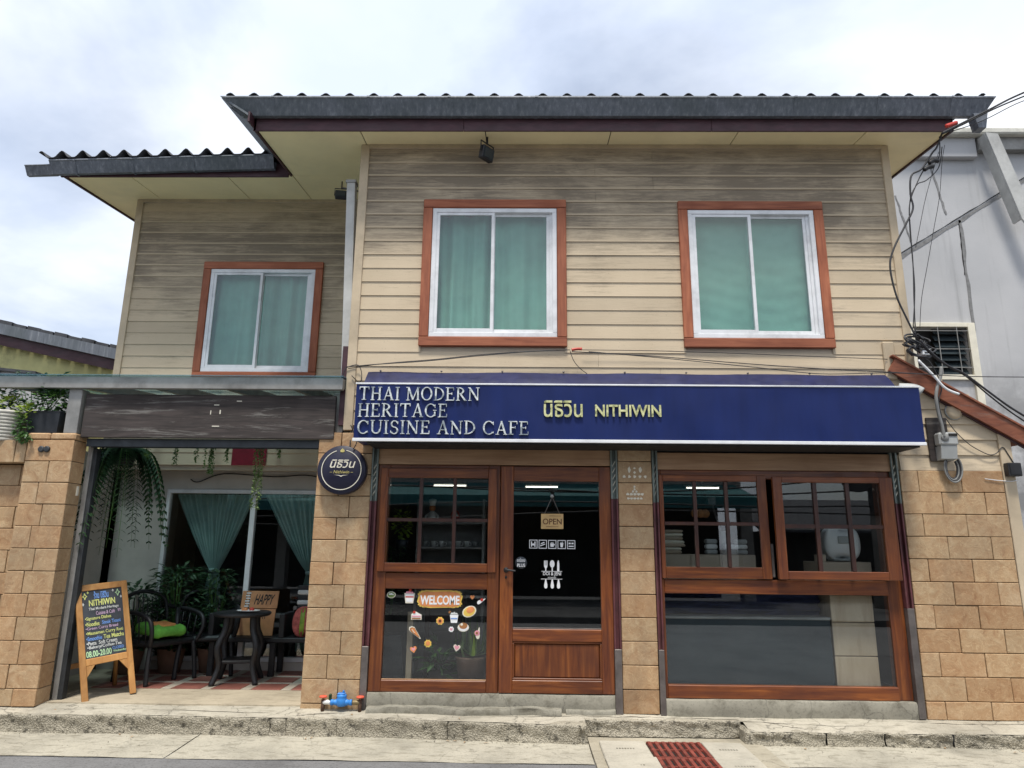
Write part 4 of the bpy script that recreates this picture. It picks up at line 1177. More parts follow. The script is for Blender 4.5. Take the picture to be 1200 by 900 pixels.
def sh(kind, x, z, s, rot=0.0):
    P = {'heart': [(0, -1), (.55, -.45), (1, .15), (.95, .6), (.6, .85), (.25, .75), (0, .45), (-.25, .75), (-.6, .85), (-.95, .6), (-1, .15), (-.55, -.45)],
         'slice': [(-1, -.8), (1, -.8), (1, .15), (-.2, .75), (-1, .25)], 'band': [(-1, -.3), (1, -.3), (1, -.02), (-1, -.02)],
         'cup': [(-.62, -1), (.62, -1), (.85, .55), (-.85, .55)], 'top': [(-.9, .45), (.9, .45), (.7, .8), (.3, .75), (.1, 1.05), (-.3, .8), (-.7, .85)],
         'cone': [(-1, .75), (-.6, .95), (-.1, .8), (.9, -.8), (1, -1), (.75, -.95), (-.7, .05), (-1.0, .4)],
         'bun': [(math.cos(k * .45) * 1.0, math.sin(k * .45) * .72) for k in range(14)], 'disc': [(math.cos(k * .45), math.sin(k * .45)) for k in range(14)],
         'flower': [((1 if k % 2 else .82) * math.cos(k * .3927), (1 if k % 2 else .82) * math.sin(k * .3927)) for k in range(16)]}[kind]
    c_, s_ = math.cos(rot), math.sin(rot)
    return [(x + s * (p[0] * c_ - p[1] * s_), z + s * (p[0] * s_ + p[1] * c_)) for p in P]
def rim(kind, x, z, s, rot=0.0): return (sh(kind, x, z, s * 1.2, rot), 'cream_print')
stk([rim('bun', -1.205, 1.165, .034), (sh('bun', -1.205, 1.165, .034), 'leaf_pale'), (sh('top', -1.205, 1.155, .026), 'vinyl_white')])
stk([rim('cup', -1.035, 1.150, .048), (sh('cup', -1.035, 1.150, .046), 'vinyl_white'), (sh('band', -1.035, 1.155, .038), 'candy_red'), (sh('top', -1.035, 1.162, .042), 'cake_pink'), (sh('disc', -1.03, 1.208, .013), 'candy_red')])
stk([rim('slice', -.965, .985, .040), (sh('slice', -.965, .985, .040), 'vinyl_white'), (sh('band', -.965, .985, .040), 'cake_pink'), (sh('band', -.965, .967, .040), 'cake_brown'), (sh('disc', -.985, 1.015, .013), 'candy_red')])
stk([(sh('flower', -.745, .940, .038), 'cake_yellow'), (sh('disc', -.745, .940, .026), 'cake_orange'), (sh('disc', -.745, .940, .013), 'open_ink')])
stk([(sh('cup', -.617, .970, .046), 'vinyl_white'), (sh('top', -.617, .982, .038), 'chalk_white'), (sh('band', -.617, .968, .030), 'chalk_blue'), (sh('slice', -.66, 1.02, .012, 1.0), 'cake_brown')])
stk([(sh('flower', -.640, .868, .026), 'vinyl_white'), (sh('heart', -.640, .868, .013), 'cake_pink')])
stk([rim('bun', -.478, 1.025, .056, .4), (sh('bun', -.478, 1.025, .056, .4), 'cake_yellow'), (sh('bun', -.468, 1.040, .038, .4), 'cake_orange')])
stk([(sh('heart', -.453, 1.152, .021), 'cake_orange')])
stk([(sh('cone', -.372, 1.118, .034, 1.3), 'vinyl_white'), (sh('disc', -.365, 1.130, .014), 'candy_red')])
stk([rim('bun', -.530, .885, .044), (sh('bun', -.530, .885, .044), 'vinyl_white'), (sh('bun', -.530, .900, .038), 'cake_brown'), (sh('disc', -.545, .912, .012), 'cream_print')])
stk([(sh('cone', -.392, .835, .040, 2.2), 'cream_print'), (sh('disc', -.402, .838, .024), 'cake_pink'), (sh('disc', -.405, .838, .011), 'cake_brown')])
stk([(sh('cone', -.972, .838, .056), 'cream_print'), (sh('cone', -.972, .838, .047), 'cake_brown'), (sh('cone', -.975, .842, .034), 'cake_orange'), (sh('band', -.985, .850, .020, -.9), 'cream_print')])
stk([(sh('flower', -.850, .742, .036), 'cake_yellow'), (sh('flower', -.850, .744, .022), 'cake_orange')])
stk([(sh('heart', -.980, .690, .031, .2), 'cake_orange'), (sh('heart', -.980, .692, .017, .2), 'cake_pink')])
stk([(sh('heart', -.585, .708, .032, -.15), 'cream_print'), (sh('heart', -.585, .710, .022, -.15), 'cake_pink')])
# OPEN sign
O = thing('open_sign', 'small wooden OPEN sign hanging on a chain inside the glass door', 'sign', (.287, -.02, 1.775))
MB().box(.182, .392, -.020, -.012, 1.777, 1.917, b=.002).build('board', M['open_board'], O)
mb = MB(); add_text(mb, 'OPEN', .198, .376, 1.818, 1.872, -.0215, .0014, .012); mb.box(.23, .345, -.0215, -.0201, 1.795, 1.799); mb.box(.26, .37, -.0215, -.0201, 1.895, 1.899)
mb.build('lettering', M['open_ink'], O)
mb = MB(); mb.tube([(.215, -.016, 1.915), (.284, -.014, 2.07), (.290, -.014, 2.07), (.358, -.016, 1.915)], .003, 5, False)
mb.build('chain', M['galvanised'], O)
mb = MB().lathe([(0, -.030), (.010, -.026), (.018, -.010)], (.287, 0, 2.083), 12, 'Y'); mb.build('suction_cup', M['grey_plastic'], O)
# worn adhesive stencils left on two pier tiles
mb = MB()
for k in range(5): blob(mb, .97 + k * .05, 2.27, .014, .014, -.049, 8, .2, k)
for (x, z, a, b) in ((1.02, 2.335, .013, .03), (1.07, 2.35, .012, .008), (1.07, 2.31, .012, .012), (1.125, 2.335, .015, .028)): blob(mb, x, z, a, b, -.049, 9, .15, x)
mb.build('stencil_mark', M['cream_print'], H)
mb = MB()
for k in range(5): blob(mb, 1.0 + k * .034, 2.105, .016, .012, -.049, 8, .2, k)
for k in range(5): blob(mb, 1.005 + k * .03, 2.065, .014, .010, -.049, 8, .2, k + 2)
for (x, z) in ((1.065, 2.175), (1.065, 2.15), (1.05, 2.13), (1.082, 2.13)): blob(mb, x, z, .010, .011, -.049, 8, .15, x)
mb.build('stencil_mark', M['cream_print'], H)

# ================================================================ GATE PIER, BOUNDARY WALL, CANOPY
GP = thing('gate_pier', 'tan stone tiled gate pier with steel post on its cap, left of the porch', 'pier', (-4.53, 0, .19))
MB().box(-4.762, -4.328, -.085, .10, .17, 2.60).build('backing', M['grout'], GP)
zt = 2.57; k = 0
while zt > .2:
    zb = max(zt - .2035, .185); cut = (-4.60, -4.53)[k % 2] if k else None
    segs = [(-4.77, -4.315)] if cut is None else [(-4.77, cut), (cut, -4.315)]
    for a, b in segs:
        MB().box(a + .003, b - .003 if b < -4.32 else b, -.102 + random.uniform(-.003, .003), -.08, zb + .003, zt - .003, b=.004, jit=.0015).build('stone_tile', M['stone_tile'], GP)
    MB().box(-4.335, -4.316, -.079, .10, zb + .003, zt - .003, b=.004).build('stone_tile', M['stone_tile'], GP)
    zt = zb; k += 1
for a, b in ((-4.78, -4.56), (-4.554, -4.31)):
    MB().box(a, b, -.108, .11, 2.574, 2.638, b=.012).build('cap_tile', M['stone_tile'], GP)
MB().box(-4.318, -4.305, .035, .060, 2.05, 2.14).build('switch_plate', M['cream_print'], GP)
mb = MB()
for dx in (0, .055): mb.lathe([(.012, -.122), (.024, -.125), (.030, -.118), (.030, -.102)], (-4.62 + dx, 0, 2.48), 14, 'Y')
mb.build('intercom', M['steel_dark'], GP)
BW = thing('boundary_wall', 'tan stone tiled boundary wall with coping course, left edge of the photo', 'wall', (-5.6, 0, .19))
MB().box(-8.5, -4.775, .055, .20, .17, 2.34).build('backing', M['grout'], BW)
tile_run(BW, -8.5, -4.775, .052, .185, 2.345, .2035, .402, .02)
x = -8.5
while x < -4.8:
    b = min(x + .402, -4.775)
    MB().box(x + .003, b - .003, -.10, .20, 2.352, 2.562, b=.005, jit=.002).build('coping_tile', M['stone_tile'], BW); x += .402

CN = thing('canopy', 'grey steel framed porch canopy with blue translucent sheet over the gateway', 'canopy', (-3.2, .4, 2.64))
MB().box(-4.452, -4.322, -.085, .035, 2.640, 3.078, b=.004).build('post', M['steel_grey'], CN)
MB().box(-1.868, -1.762, .02, .12, 2.680, 3.078, b=.004).build('post', M['steel_grey'], CN)
MB().box(-5.18, -1.75, -.13, -.07, 3.080, 3.195, b=.004).build('front_beam', M['steel_grey'], CN)
mb = MB()
mb.add([(-5.20, -.16, 3.203), (-1.74, -.16, 3.203), (-1.74, 1.50, 3.36), (-5.20, 1.50, 3.36), (-5.20, -.16, 3.211), (-1.74, -.16, 3.211), (-1.74, 1.50, 3.368), (-5.20, 1.50, 3.368)],
       [(0, 3, 2, 1), (4, 5, 6, 7), (0, 1, 5, 4), (1, 2, 6, 5), (2, 3, 7, 6), (3, 0, 4, 7)])
mb.build('sheet', M['polycarbonate'], CN)
for x in (-5.15, -4.42, -3.7, -2.98, -2.3, -1.80):
    mb = MB(); mb.add([(x, -.07, 3.10), (x + .05, -.07, 3.10), (x + .05, 1.5, 3.25), (x, 1.5, 3.25), (x, -.07, 3.195), (x + .05, -.07, 3.195), (x + .05, 1.5, 3.35), (x, 1.5, 3.35)],
       [(0, 3, 2, 1), (4, 5, 6, 7), (0, 1, 5, 4), (1, 2, 6, 5), (2, 3, 7, 6), (3, 0, 4, 7)]); mb.build('rafter', M['steel_grey'], CN)
WB = thing('wooden_board', 'dark weathered timber board spanning the gateway under the canopy', 'board', (-3.04, 0, 2.6))
MB().box(-4.300, -1.825, -.055, -.015, 2.605, 3.035, b=.006).build('plank', M['weathered_board'], WB)
mb = MB()
for (x, z, w) in ((-3.02, 2.93, .05), (-3.05, 2.84, .008), (-2.96, 2.845, .012), (-3.02, 2.72, .07), (-2.8, 2.97, .05)): mb.box(x, x + w, -.0565, -.0545, z, z + (.008 if w > .02 else .04))
mb.build('paint_fleck', M['cream_print'], WB)
GT = thing('gate_track', 'dark steel sliding gate track and side jamb framing the porch opening', 'gate frame', (-3.1, .1, .2))
MB().box(-4.26, -1.98, .0, .10, 2.585, 2.604).build('track_top', M['steel_dark'], GT)
MB().box(-4.26, -1.98, .0, .02, 2.525, 2.585).build('track_face', M['steel_dark'], GT)
MB().box(-4.26, -1.98, .08, .10, 2.525, 2.585).build('track_face', M['steel_dark'], GT)
MB().box(-4.302, -4.255, .105, .18, .20, 2.60, b=.004).build('jamb', M['steel_grey'], GT)
MB().box(-4.253, -4.215, .115, .19, .20, 2.52, b=.004).build('jamb', M['steel_dark'], GT)

# ================================================================ PORCH
pf = struct('porch_floor', MB().box(-4.30, -1.975, .02, 1.80, .10, .201), M['porch_slab'])
MB().box(-4.9, -4.305, .2, 1.80, .10, .201).build('slab', M['porch_slab'], pf)
y = .66; r_ = 0
while y < 1.75:
    x = -4.28 + (.0 if r_ % 2 == 0 else .0)
    while x < -2.0:
        MB().box(x + .003, min(x + .30, -1.985) - .003, y + .003, min(y + .30, 1.745) - .003, .2015, .207, b=.002).build('floor_tile', M['floor_tile_red'], pf)
        if x + .30 < -2.07:
            MB().box(x + .303, min(x + .397, -1.985), y + .003, min(y + .30, 1.745) - .003, .2015, .2065, b=.002).build('floor_tile', M['floor_tile_beige'], pf)
        x += .40
    MB().box(-4.28, -1.985, y + .303, min(y + .365, 1.75), .2015, .2065, b=.002).build('floor_tile', M['floor_tile_beige'], pf)
    y += .37; r_ += 1
PB = part('porch_back_wall')
mb = MB()
for (a, b, c, d) in ((-4.86, -4.27, .2, 2.46), (-4.27, -1.70, 2.24, 2.46), (-4.27, -1.98, .2, .30), (-2.02, -1.70, .2, 2.24)): mb.box(a, b, 1.71, 1.80, c, d)
mb.build('plaster', M['porch_plaster'], PB)
MB().box(-4.95, -4.87, .21, 1.8, .2, 2.60).build('side_plaster', M['porch_plaster'], PB); MB().box(-1.975, -1.69, .255, 1.71, .2, 2.6).build('side_plaster', M['porch_plaster'], PB)
mb = MB(); mb.box(-4.86, -1.69, 3.9, 4.0, .2, 2.6); mb.box(-4.86, -1.69, 1.8, 3.9, .15, .2); mb.build('back_room', M['dark_interior'], PB)
PWn = part('porch_window')
for (a, b, c, d) in ((-4.268, -4.225, .30, 2.24), (-3.245, -3.185, .30, 2.195), (-2.062, -2.02, .30, 2.24), (-4.225, -2.062, 2.195, 2.24), (-4.225, -2.062, .30, .35)):
    MB().box(a, b, 1.69, 1.76, c, d, b=.004).build('frame', M['aluminium_white'], PWn)
for a, b in ((-4.225, -3.245), (-3.185, -2.062)):
    MB().box(a, b, 1.722, 1.727, .35, 2.195).build('pane', M['glass_clear'], PWn)
# tied-back curtains behind the porch glass
def tied(x0, x1, xt, zt_, label, side):
    def fn(u, v):
        z = .40 + (2.19 - .40) * v
        if z > zt_:
            q = (z - zt_) / (2.19 - zt_); q = q ** .85
            a = xt - .045 + (x0 - xt + .045) * q; b = xt + .045 + (x1 - xt - .045) * q
        else:
            q = min(1, (zt_ - z) / .5); w = .045 + .075 * q ** .6; a = xt - w; b = xt + w
        fold = math.sin(u * 15 * 6.28 + math.sin(u * 9) * 1.5)
        return (a + (b - a) * u, 1.815 + .022 * fold + .01 * math.sin(u * 40), z)
    o = thing('curtain', label, 'curtain', (xt, 1.81, .4), 'tied curtains behind the porch window')
    MB().grid(fn, 160, 40).build('cloth', M['curtain_teal'], o)
    MB().lathe([(.060, -.02), (.064, 0), (.060, .02)], (xt, 1.815, zt_), 16).build('tie_band', M['curtain_teal'], o)
tied(-4.20, -3.25, -3.66, 1.30, 'teal tied-back curtain behind the left porch pane', 0)
tied(-3.12, -2.08, -2.50, 1.28, 'grey teal tied-back curtain behind the right porch pane', 1)
RP = tag(MB().box(-3.455, -3.045, 1.512, 1.516, 2.515, 2.80).build('red_paper', M['paper_red']), 'dark red square paper stuck on the boards above the porch window', 'paper')
cb = MB().tube([(-4.0, 1.69, 2.36), (-3.9, 1.69, 2.33), (-3.6, 1.69, 2.43), (-3.0, 1.69, 2.40), (-2.6, 1.69, 2.42), (-2.25, 1.69, 2.36), (-2.0, 1.69, 2.36)], .007, 6).build('cable', M['cable_black']); tag(cb, 'thin black cable sagging on the plaster above the porch window', 'cable')

# ---------------------------------------------------------------- armchairs
def armchair(label, loc, rot, cushion):
    A = thing('armchair', label, 'armchair', loc, 'black rattan armchairs in the porch', rot, True)
    MB().box(-.27, .27, -.25, .25, .36, .42, b=.02).build('seat', M['rattan_black'], A)
    for sx in (-1, 1):
        for fy in (-1, 1):
            MB().tube([(sx * .25, fy * .23, .38), (sx * .27, fy * .25, .2), (sx * .28, fy * .27, 0)], .024, 8).build('leg', M['rattan_black'], A)
        MB().tube([(sx * .27, -.25, .38), (sx * .30, -.30, .52), (sx * .31, -.25, .64), (sx * .31, -.05, .69), (sx * .30, .15, .70), (sx * .27, .27, .72)], .022, 8).build('arm', M['rattan_black'], A)
        mb = MB()
        for k in range(4):
            yy = -.18 + k * .11; mb.tube([(sx * .27, yy, .40), (sx * .305, yy, .66 + .01 * k)], .007, 5)
        mb.build('spindle', M['rattan_black'], A)
    MB().tube([(-.27, .25, .38), (-.28, .29, .6), (-.24, .33, .80), (0, .36, .88), (.24, .33, .80), (.28, .29, .6), (.27, .25, .38)], .022, 8).build('back_hoop', M['rattan_black'], A)
    mb = MB()
    for k in range(9):
        x = -.22 + k * .055; mb.tube([(x, .25, .40), (x * 1.05, .31, .60), (x * .95, .345 + .0 * k, .84 - abs(x) * .25)], .006, 5)
    for z in (.52, .66): mb.tube([(-.26, .28, z), (0, .325, z), (.26, .28, z)], .006, 5)
    mb.build('back_weave', M['rattan_black'], A)
    return A
def cushion_mesh(w, d, h):
    def fn(u, v):
        a = 2 * math.pi * u; b = math.pi * (v - .5)
        ex = lambda q, p: math.copysign(abs(q) ** p, q)
        return (w * ex(math.cos(a), .35) * ex(math.cos(b), .45), d * ex(math.sin(a), .35) * ex(math.cos(b), .45), h * ex(math.sin(b), .8) * (1 - .25 * abs(math.cos(2 * a)) ** 3))
    return MB().grid(fn, 40, 14)
armchair('black rattan armchair holding the green cushion, beside the chalkboard', (-3.86, 1.08, .207), math.radians(62), True)
armchair('empty black rattan armchair against the porch plants', (-3.52, 1.46, .207), math.radians(25), False)
cu = thing('cushion', 'green and orange seat cushion lying on a black armchair', 'cushion', (-3.82, 1.02, .66), None, math.radians(62), True)
cm = cushion_mesh(.20, .20, .07); cm.v = [(x, y, z + .06 + .10 * y) for x, y, z in cm.v]; cm.build('cover', M['fabric_green'], cu)
cm = cushion_mesh(.11, .11, .02); cm.v = [(x, y - .02, z + .112 + .10 * y) for x, y, z in cm.v]; cm.build('patch', M['fabric_orange'], cu)

# ---------------------------------------------------------------- little black table with plate
TB = thing('side_table', 'small round black wooden table with shaped legs in the porch', 'table', (-2.96, 1.02, .207), None, math.radians(12), True)
MB().lathe([(0, .66), (.27, .66), (.29, .675), (.29, .69), (.275, .70), (0, .70)], (0, 0, 0), 36).build('top', M['rattan_black'], TB)
for sx in (-1, 1):
    for sy in (-1, 1):
        pts = [(.13, .66), (.14, .52), (.19, .36), (.165, .18), (.215, .0)]
        MB().tube([(sx * a, sy * a * .95, z) for a, z in pts], .036, 8, True, .028).build('leg', M['rattan_black'], TB)
MB().box(-.155, .155, -.15, .15, .20, .232, b=.008).build('shelf', M['rattan_black'], TB)
PL = thing('plate', 'white oval plate with red sweets on the little black table', 'plate', (-2.87, .93, .909), None, 0, True)
mb = MB().lathe([(0, .004), (.07, .004), (.12, .018), (.124, .020), (.118, .024), (.07, .010), (0, .010)], (0, 0, 0), 28); mb.v = [(x, y * .7, z) for x, y, z in mb.v]; mb.build('dish', M['porcelain'], PL)
for (x, y, r0) in ((-.05, 0, .024), (.03, .015, .026), (.045, -.02, .02), (-.02, -.02, .018)):
    MB().lathe([(0, .012), (r0, .016), (r0 * 1.05, .03), (r0 * .7, .045), (0, .05)], (x, y, 0), 10).build('sweet', M['candy_red' if x > 0 else 'cake_orange'], PL)
BN = thing('bench', 'long black wooden bench along the porch wall behind the table', 'bench', (-2.75, 1.5, .207))
MB().box(-3.45, -2.02, 1.30, 1.66, .56, .61, b=.008).build('seat', M['rattan_black'], BN)
for x in (-3.42, -2.75, -2.10):
    for y in (1.32, 1.60): MB().box(x, x + .06, y, y + .05, .207, .56, b=.005).build('leg', M['rattan_black'], BN)
for z in (.68, .78): MB().box(-3.45, -2.02, 1.640, 1.665, z, z + .05, b=.006).build('back_rail', M['grey_plastic'], BN)
for x in (-3.44, -2.66): MB().box(x, x + .06, 1.30, 1.66, .61, .86, b=.006).build('armrest', M['rattan_black'], BN)
HB = thing('happy_sign', 'wooden plaque reading HAPPY leaning on the bench behind the table', 'sign', (-2.97, 1.5, .61))
def lean(q): return Vector((q.x, q.y + (q.z - .61) * .22, q.z))
mb = MB().box(-3.178, -2.762, 1.428, 1.446, .90, 1.085, b=.003); mb.v = [tuple(lean(Vector(p))) for p in mb.v]; mb.build('plaque', M['happy_board'], HB)
mb = MB().box(-3.17, -2.77, 1.426, 1.444, .615, .893, b=.003); mb.v = [tuple(lean(Vector(p))) for p in mb.v]; mb.build('plaque', M['happy_board'], HB)
mb = MB(); add_text(mb, 'HAPPY', -3.03, -2.82, .94, 1.05, 1.4255, .002, .015, .02, lean); mb.build('lettering', M['opp_dark'], HB); mb = MB(); add_text(mb, 'DAY', -2.99, -2.86, .79, .86, 1.4235, .002, .015, 0, lean); mb.build('lettering', M['opp_dark'], HB)
mb = MB()
for q in range(6):
    z = .915 + q * .028
    mb.box(-3.135 + .006 * (q % 2), -3.085 + .006 * (q % 2), 1.4245, 1.4268, z, z + .014)
mb.v = [tuple(lean(Vector(p))) for p in mb.v]; mb.build('ribbon', M['fabric_white'], HB)
mb = MB().box(-3.13, -3.12, 1.4252, 1.4275, .90, 1.08); mb.box(-3.092, -3.08, 1.4252, 1.4275, .90, 1.08); mb.v = [tuple(lean(Vector(p))) for p in mb.v]; mb.build('ribbon', M['opp_dark'], HB)
cu2 = thing('cushion', 'patterned red and lime cushion propped at the right end of the bench', 'cushion', (-2.38, 1.45, .62), None, math.radians(10), True)
cm = cushion_mesh(.17, .07, .16); cm.v = [(x, y + z * .2, z + .15) for x, y, z in cm.v]; cm.build('cover', M['fabric_red'], cu2)
for k, m_ in ((-.06, 'leaf_lime'), (.05, 'fabric_green')):
    cm = cushion_mesh(.03, .072, .15); cm.v = [(x + k, y + z * .2 - .003, z + .15) for x, y, z in cm.v]; cm.build('stripe', M[m_], cu2)
bl = thing('blanket', 'black and white striped blanket folded behind the patterned cushion', 'blanket', (-2.40, 1.58, .62))
for k in range(5):
    MB().box(-2.56, -2.22, 1.555, 1.60, .88 + k * .055, .934 + k * .055, b=.012).build('stripe', M['fabric_white' if k % 2 else 'rattan_black'], bl)
MB().box(-2.56, -2.22, 1.555, 1.60, .62, .878, b=.012).build('fold', M['rattan_black'], bl)

# ---------------------------------------------------------------- porch plants
def fern(label, base, fronds, m='leaf_deep', ln=.75, grp=None):
    o = thing('fern', label, 'fern', base, grp, 0, True)
    MB().lathe([(0, -.02), (.10, -.02), (.13, .10), (.115, .10), (.09, .02)], (0, 0, 0), 16).build('pot', M['planter_black'], o)
    mb = MB(); st = MB()
    for i in range(fronds):
        a = random.uniform(0, 6.28); l = ln * random.uniform(.6, 1.15); up = random.uniform(.12, .42)
        p = Vector((0, 0, .08)); d = Vector((math.cos(a), math.sin(a) * .7, 0)); pts = []
        for k in range(15):
            t_ = k / 14
            q = p + d * l * .62 * (t_ ** .8) + Vector((0, 0, up * math.sin(min(t_ * 3, 3.14)) * .6 - l * 1.15 * t_ ** 2.1))
            pts.append(q)
        st.tube(pts, .004, 4, False, .0015)
        for k in range(1, 14):
            dd = (pts[k + 1] - pts[k]).normalized() if k < 14 else d
            s_ = dd.cross(Vector((0, 0, 1))); s_ = s_.normalized() if s_.length > .01 else Vector((1, 0, 0))
            for sg in (-1, 1):
                for sub in (0, .5):
                    pp = pts[k] + (pts[min(k + 1, 14)] - pts[k]) * sub
                    mb.leaf(pp, s_ * sg + dd * .35 + Vector((0, 0, -.25)), Vector((0, 0, 1)), .125 * math.sin(math.pi * (.12 + .85 * k / 14)) + .02, .030)
    mb.build('foliage', M[m], o); st.build('stem', M['leaf_mid'], o)
    return o
fern('large drooping fern hanging at the left jamb of the porch', (-4.14, .45, 2.42), 30, 'leaf_deep', .80)
#fern('smaller trailing fern hanging behind the chalkboard', (-4.22, .60, 1.80), 9, 'leaf_deep', .75)
def bush(label, base, h, w, n, lw, m='leaf_deep', pot=True, name='potted_plant'):
    o = thing(name, label, 'plant', base, None, 0, True)
    if pot: MB().lathe([(0, 0), (.11, 0), (.15, .24), (.16, .26), (.14, .26), (.12, .22), (0, .21)], (0, 0, 0), 18).build('pot', M['terracotta_pot'], o)
    st = MB(); mb = MB()
    for i in range(max(5, n // 40)):
        a = random.uniform(0, 6.28); rr = random.uniform(.2, 1) * w
        st.tube([(0, 0, .2), (math.cos(a) * rr * .3, math.sin(a) * rr * .3, h * .5), (math.cos(a) * rr, math.sin(a) * rr, h * random.uniform(.7, 1))], .008, 5, True, .003)
    for i in range(n):
        a = random.uniform(0, 6.28); t_ = random.uniform(.22, 1.0); rr = w * math.sqrt(random.random()) * (.5 + .7 * math.sin(t_ * 2.6))
        p = Vector((math.cos(a) * rr, math.sin(a) * rr * .8, h * t_))
        d = Vector((math.cos(a), math.sin(a), random.uniform(-.5, .7)))
        mb.leaf(p, d, Vector((random.uniform(-.4, .4), random.uniform(-.4, .4), 1)), lw * random.uniform(.6, 1.3), lw * random.uniform(.28, .45))
    st.build('stem', M['leaf_mid'], o); mb.build('foliage', M[m], o)
    return o
bush('dense dark potted shrub behind the armchairs in the porch', (-3.92, 1.52, .207), 1.15, .26, 520, .11)
bush('leafy dark potted plant in front of the left porch curtain', (-3.50, 1.60, .207), 1.10, .16, 380, .10)
bush('low broad leaved plant beside the porch plaster wall', (-4.35, 1.45, .207), .95, .22, 320, .13)
# string of hanging vines along the gate track
for i, (x, ln, wd) in enumerate(((-3.73, .14, .02), (-3.47, .18, .03), (-3.26, .15, .025), (-3.105, .30, .06), (-2.93, .15, .03), (-2.61, .62, .055), (-2.40, .12, .03), (-2.02, .10, .02))):
    nm = ('first', 'second', 'third', 'thick bushy', 'fifth', 'longest', 'seventh', 'last')[i]
    lab = {'thick bushy': 'thick bushy green vine hanging from the gate track', 'longest': 'longest pale vine hanging from the gate track past the red paper'}.get(nm, 'short green vine hanging from the gate track, %s from the left' % nm)
    o = thing('hanging_vine', lab, 'vine', (x, .15, 2.53), 'vines hanging from the gate track')
    mb = MB(); st = MB()
    for s_ in range(max(2, int(wd * 110))):
        xx = x + random.uniform(-wd, wd) * .7; yy = .15 + random.uniform(-.03, .03); l = ln * random.uniform(.6, 1)
        st.tube([(xx, yy, 2.55), (xx + .008, yy, 2.53 - l * .5), (xx + random.uniform(-.02, .02), yy, 2.53 - l)], .0018, 4)
        for k in range(int(l / .013)):
            a = random.uniform(0, 6.28)
            mb.leaf((xx + .003, yy, 2.54 - l * k / max(1, int(l / .013))), (math.cos(a), math.sin(a), -.5), (0, 0, 1), .034, .024)
    mb.build('foliage', M['leaf_pale' if nm == 'longest' else 'leaf_mid'], o); st.build('stem', M['leaf_mid'], o)

# ---------------------------------------------------------------- chalkboard A-frame
AB = thing('chalkboard_sign', 'wooden A-frame chalkboard menu standing at the left porch entrance', 'sign', (-3.855, .30, .192), None, math.radians(47), True)
AB.location = (-3.83, .225, .193); AB.scale = (.94, .94, .94)
AB.rotation_euler = (0, math.radians(-5), math.radians(52))
AW, AH, LEAN = .25, 1.10, .30
def ab(x, y, z): return Vector((x, y + z * LEAN, z))
def abox(x0, x1, y0, y1, z0, z1, b=.005):
    mb = MB().box(x0, x1, y0, y1, z0, z1, b=b); mb.v = [tuple(ab(*p)) for p in mb.v]; return mb
abox(-AW, -AW + .058, -.014, .014, 0, AH).build('stile', M['board_wood'], AB); abox(AW - .058, AW, -.014, .014, 0, AH).build('stile', M['board_wood'], AB)
abox(-AW + .058, AW - .058, -.013, .013, AH - .062, AH - .001).build('rail', M['board_wood'], AB); abox(-AW + .058, AW - .058, -.013, .013, .335, .398).build('rail', M['board_wood'], AB)
for s_ in (-1, 1):
    mb = MB().prism([(s_ * (AW - .059), .334), (s_ * (AW - .135), .334), (s_ * (AW - .059), .235)], -.012, .012, 'Y'); mb.v = [tuple(ab(*p)) for p in mb.v]; mb.build('bracket', M['board_wood'], AB)
    bl_ = MB().tube([(s_ * (AW - .05), .345, AH - .06), (s_ * (AW + .02), .56, 0)], .022, 4, False); bl_.build('back_leg', M['board_wood'], AB)
MB().box(-AW, AW, .495, .515, .26, .31).build('back_rail', M['board_wood'], AB)
abox(-AW + .058, AW - .058, -.004, .008, .398, AH - .062, 0).build('slate', M['chalk_slate'], AB)
rows = [  # text, x0, x1, z0, z1, chalk, bold
    ('ร้าน นิธิวิน', -.08, .06, .955, 1.028, 'chalk_blue', .012), ('NITHIWIN', -.13, .12, .885, .945, 'chalk_yellow', .01),
    ('Thai Modern Heritage', -.135, .15, .838, .872, 'chalk_white', 0), ('Cuisine & Café', -.07, .11, .795, .830, 'chalk_pink', 0), ('"', .14, .165, .80, .83, 'chalk_pink', 0),
    ('•Signature Dishes', -.175, .07, .745, .785, 'chalk_yellow', 0), ('•Noodles', -.175, -.045, .695, .735, 'chalk_yellow', .008), ('Steak Toast', -.02, .16, .700, .735, 'chalk_blue', .008),
    ('•Green Curry Bread', -.175, .13, .652, .688, 'chalk_pink', 0), ('•Massaman Curry Roti', -.175, .175, .605, .645, 'chalk_yellow', 0),
    ('•Smoothie', -.175, -.03, .560, .598, 'chalk_blue', .01), ('Tea Matcha', -.015, .18, .560, .600, 'chalk_yellow', .006), ('•Pasta  Soft Cream', -.175, .11, .518, .552, 'chalk_white', 0),
    ('•Bakery/Coffee-Tea', -.17, .15, .475, .512, 'chalk_white', 0), ('CLOSED', .06, .17, .447, .472, 'chalk_blue', .01), ('08.00-20.00', -.185, .05, .408, .465, 'chalk_green', .012), ('Wednesday', .065, .19, .412, .440, 'chalk_green', 0)]
for s_, x0, x1, z0, z1, m_, bd in rows:
    mb = MB(); add_text(mb, s_, x0, x1, z0, z1, -.0062, .002, bd + .006, 0, lambda q: ab(q.x, q.y, q.z)); mb.build('chalk_line', M[m_], AB)
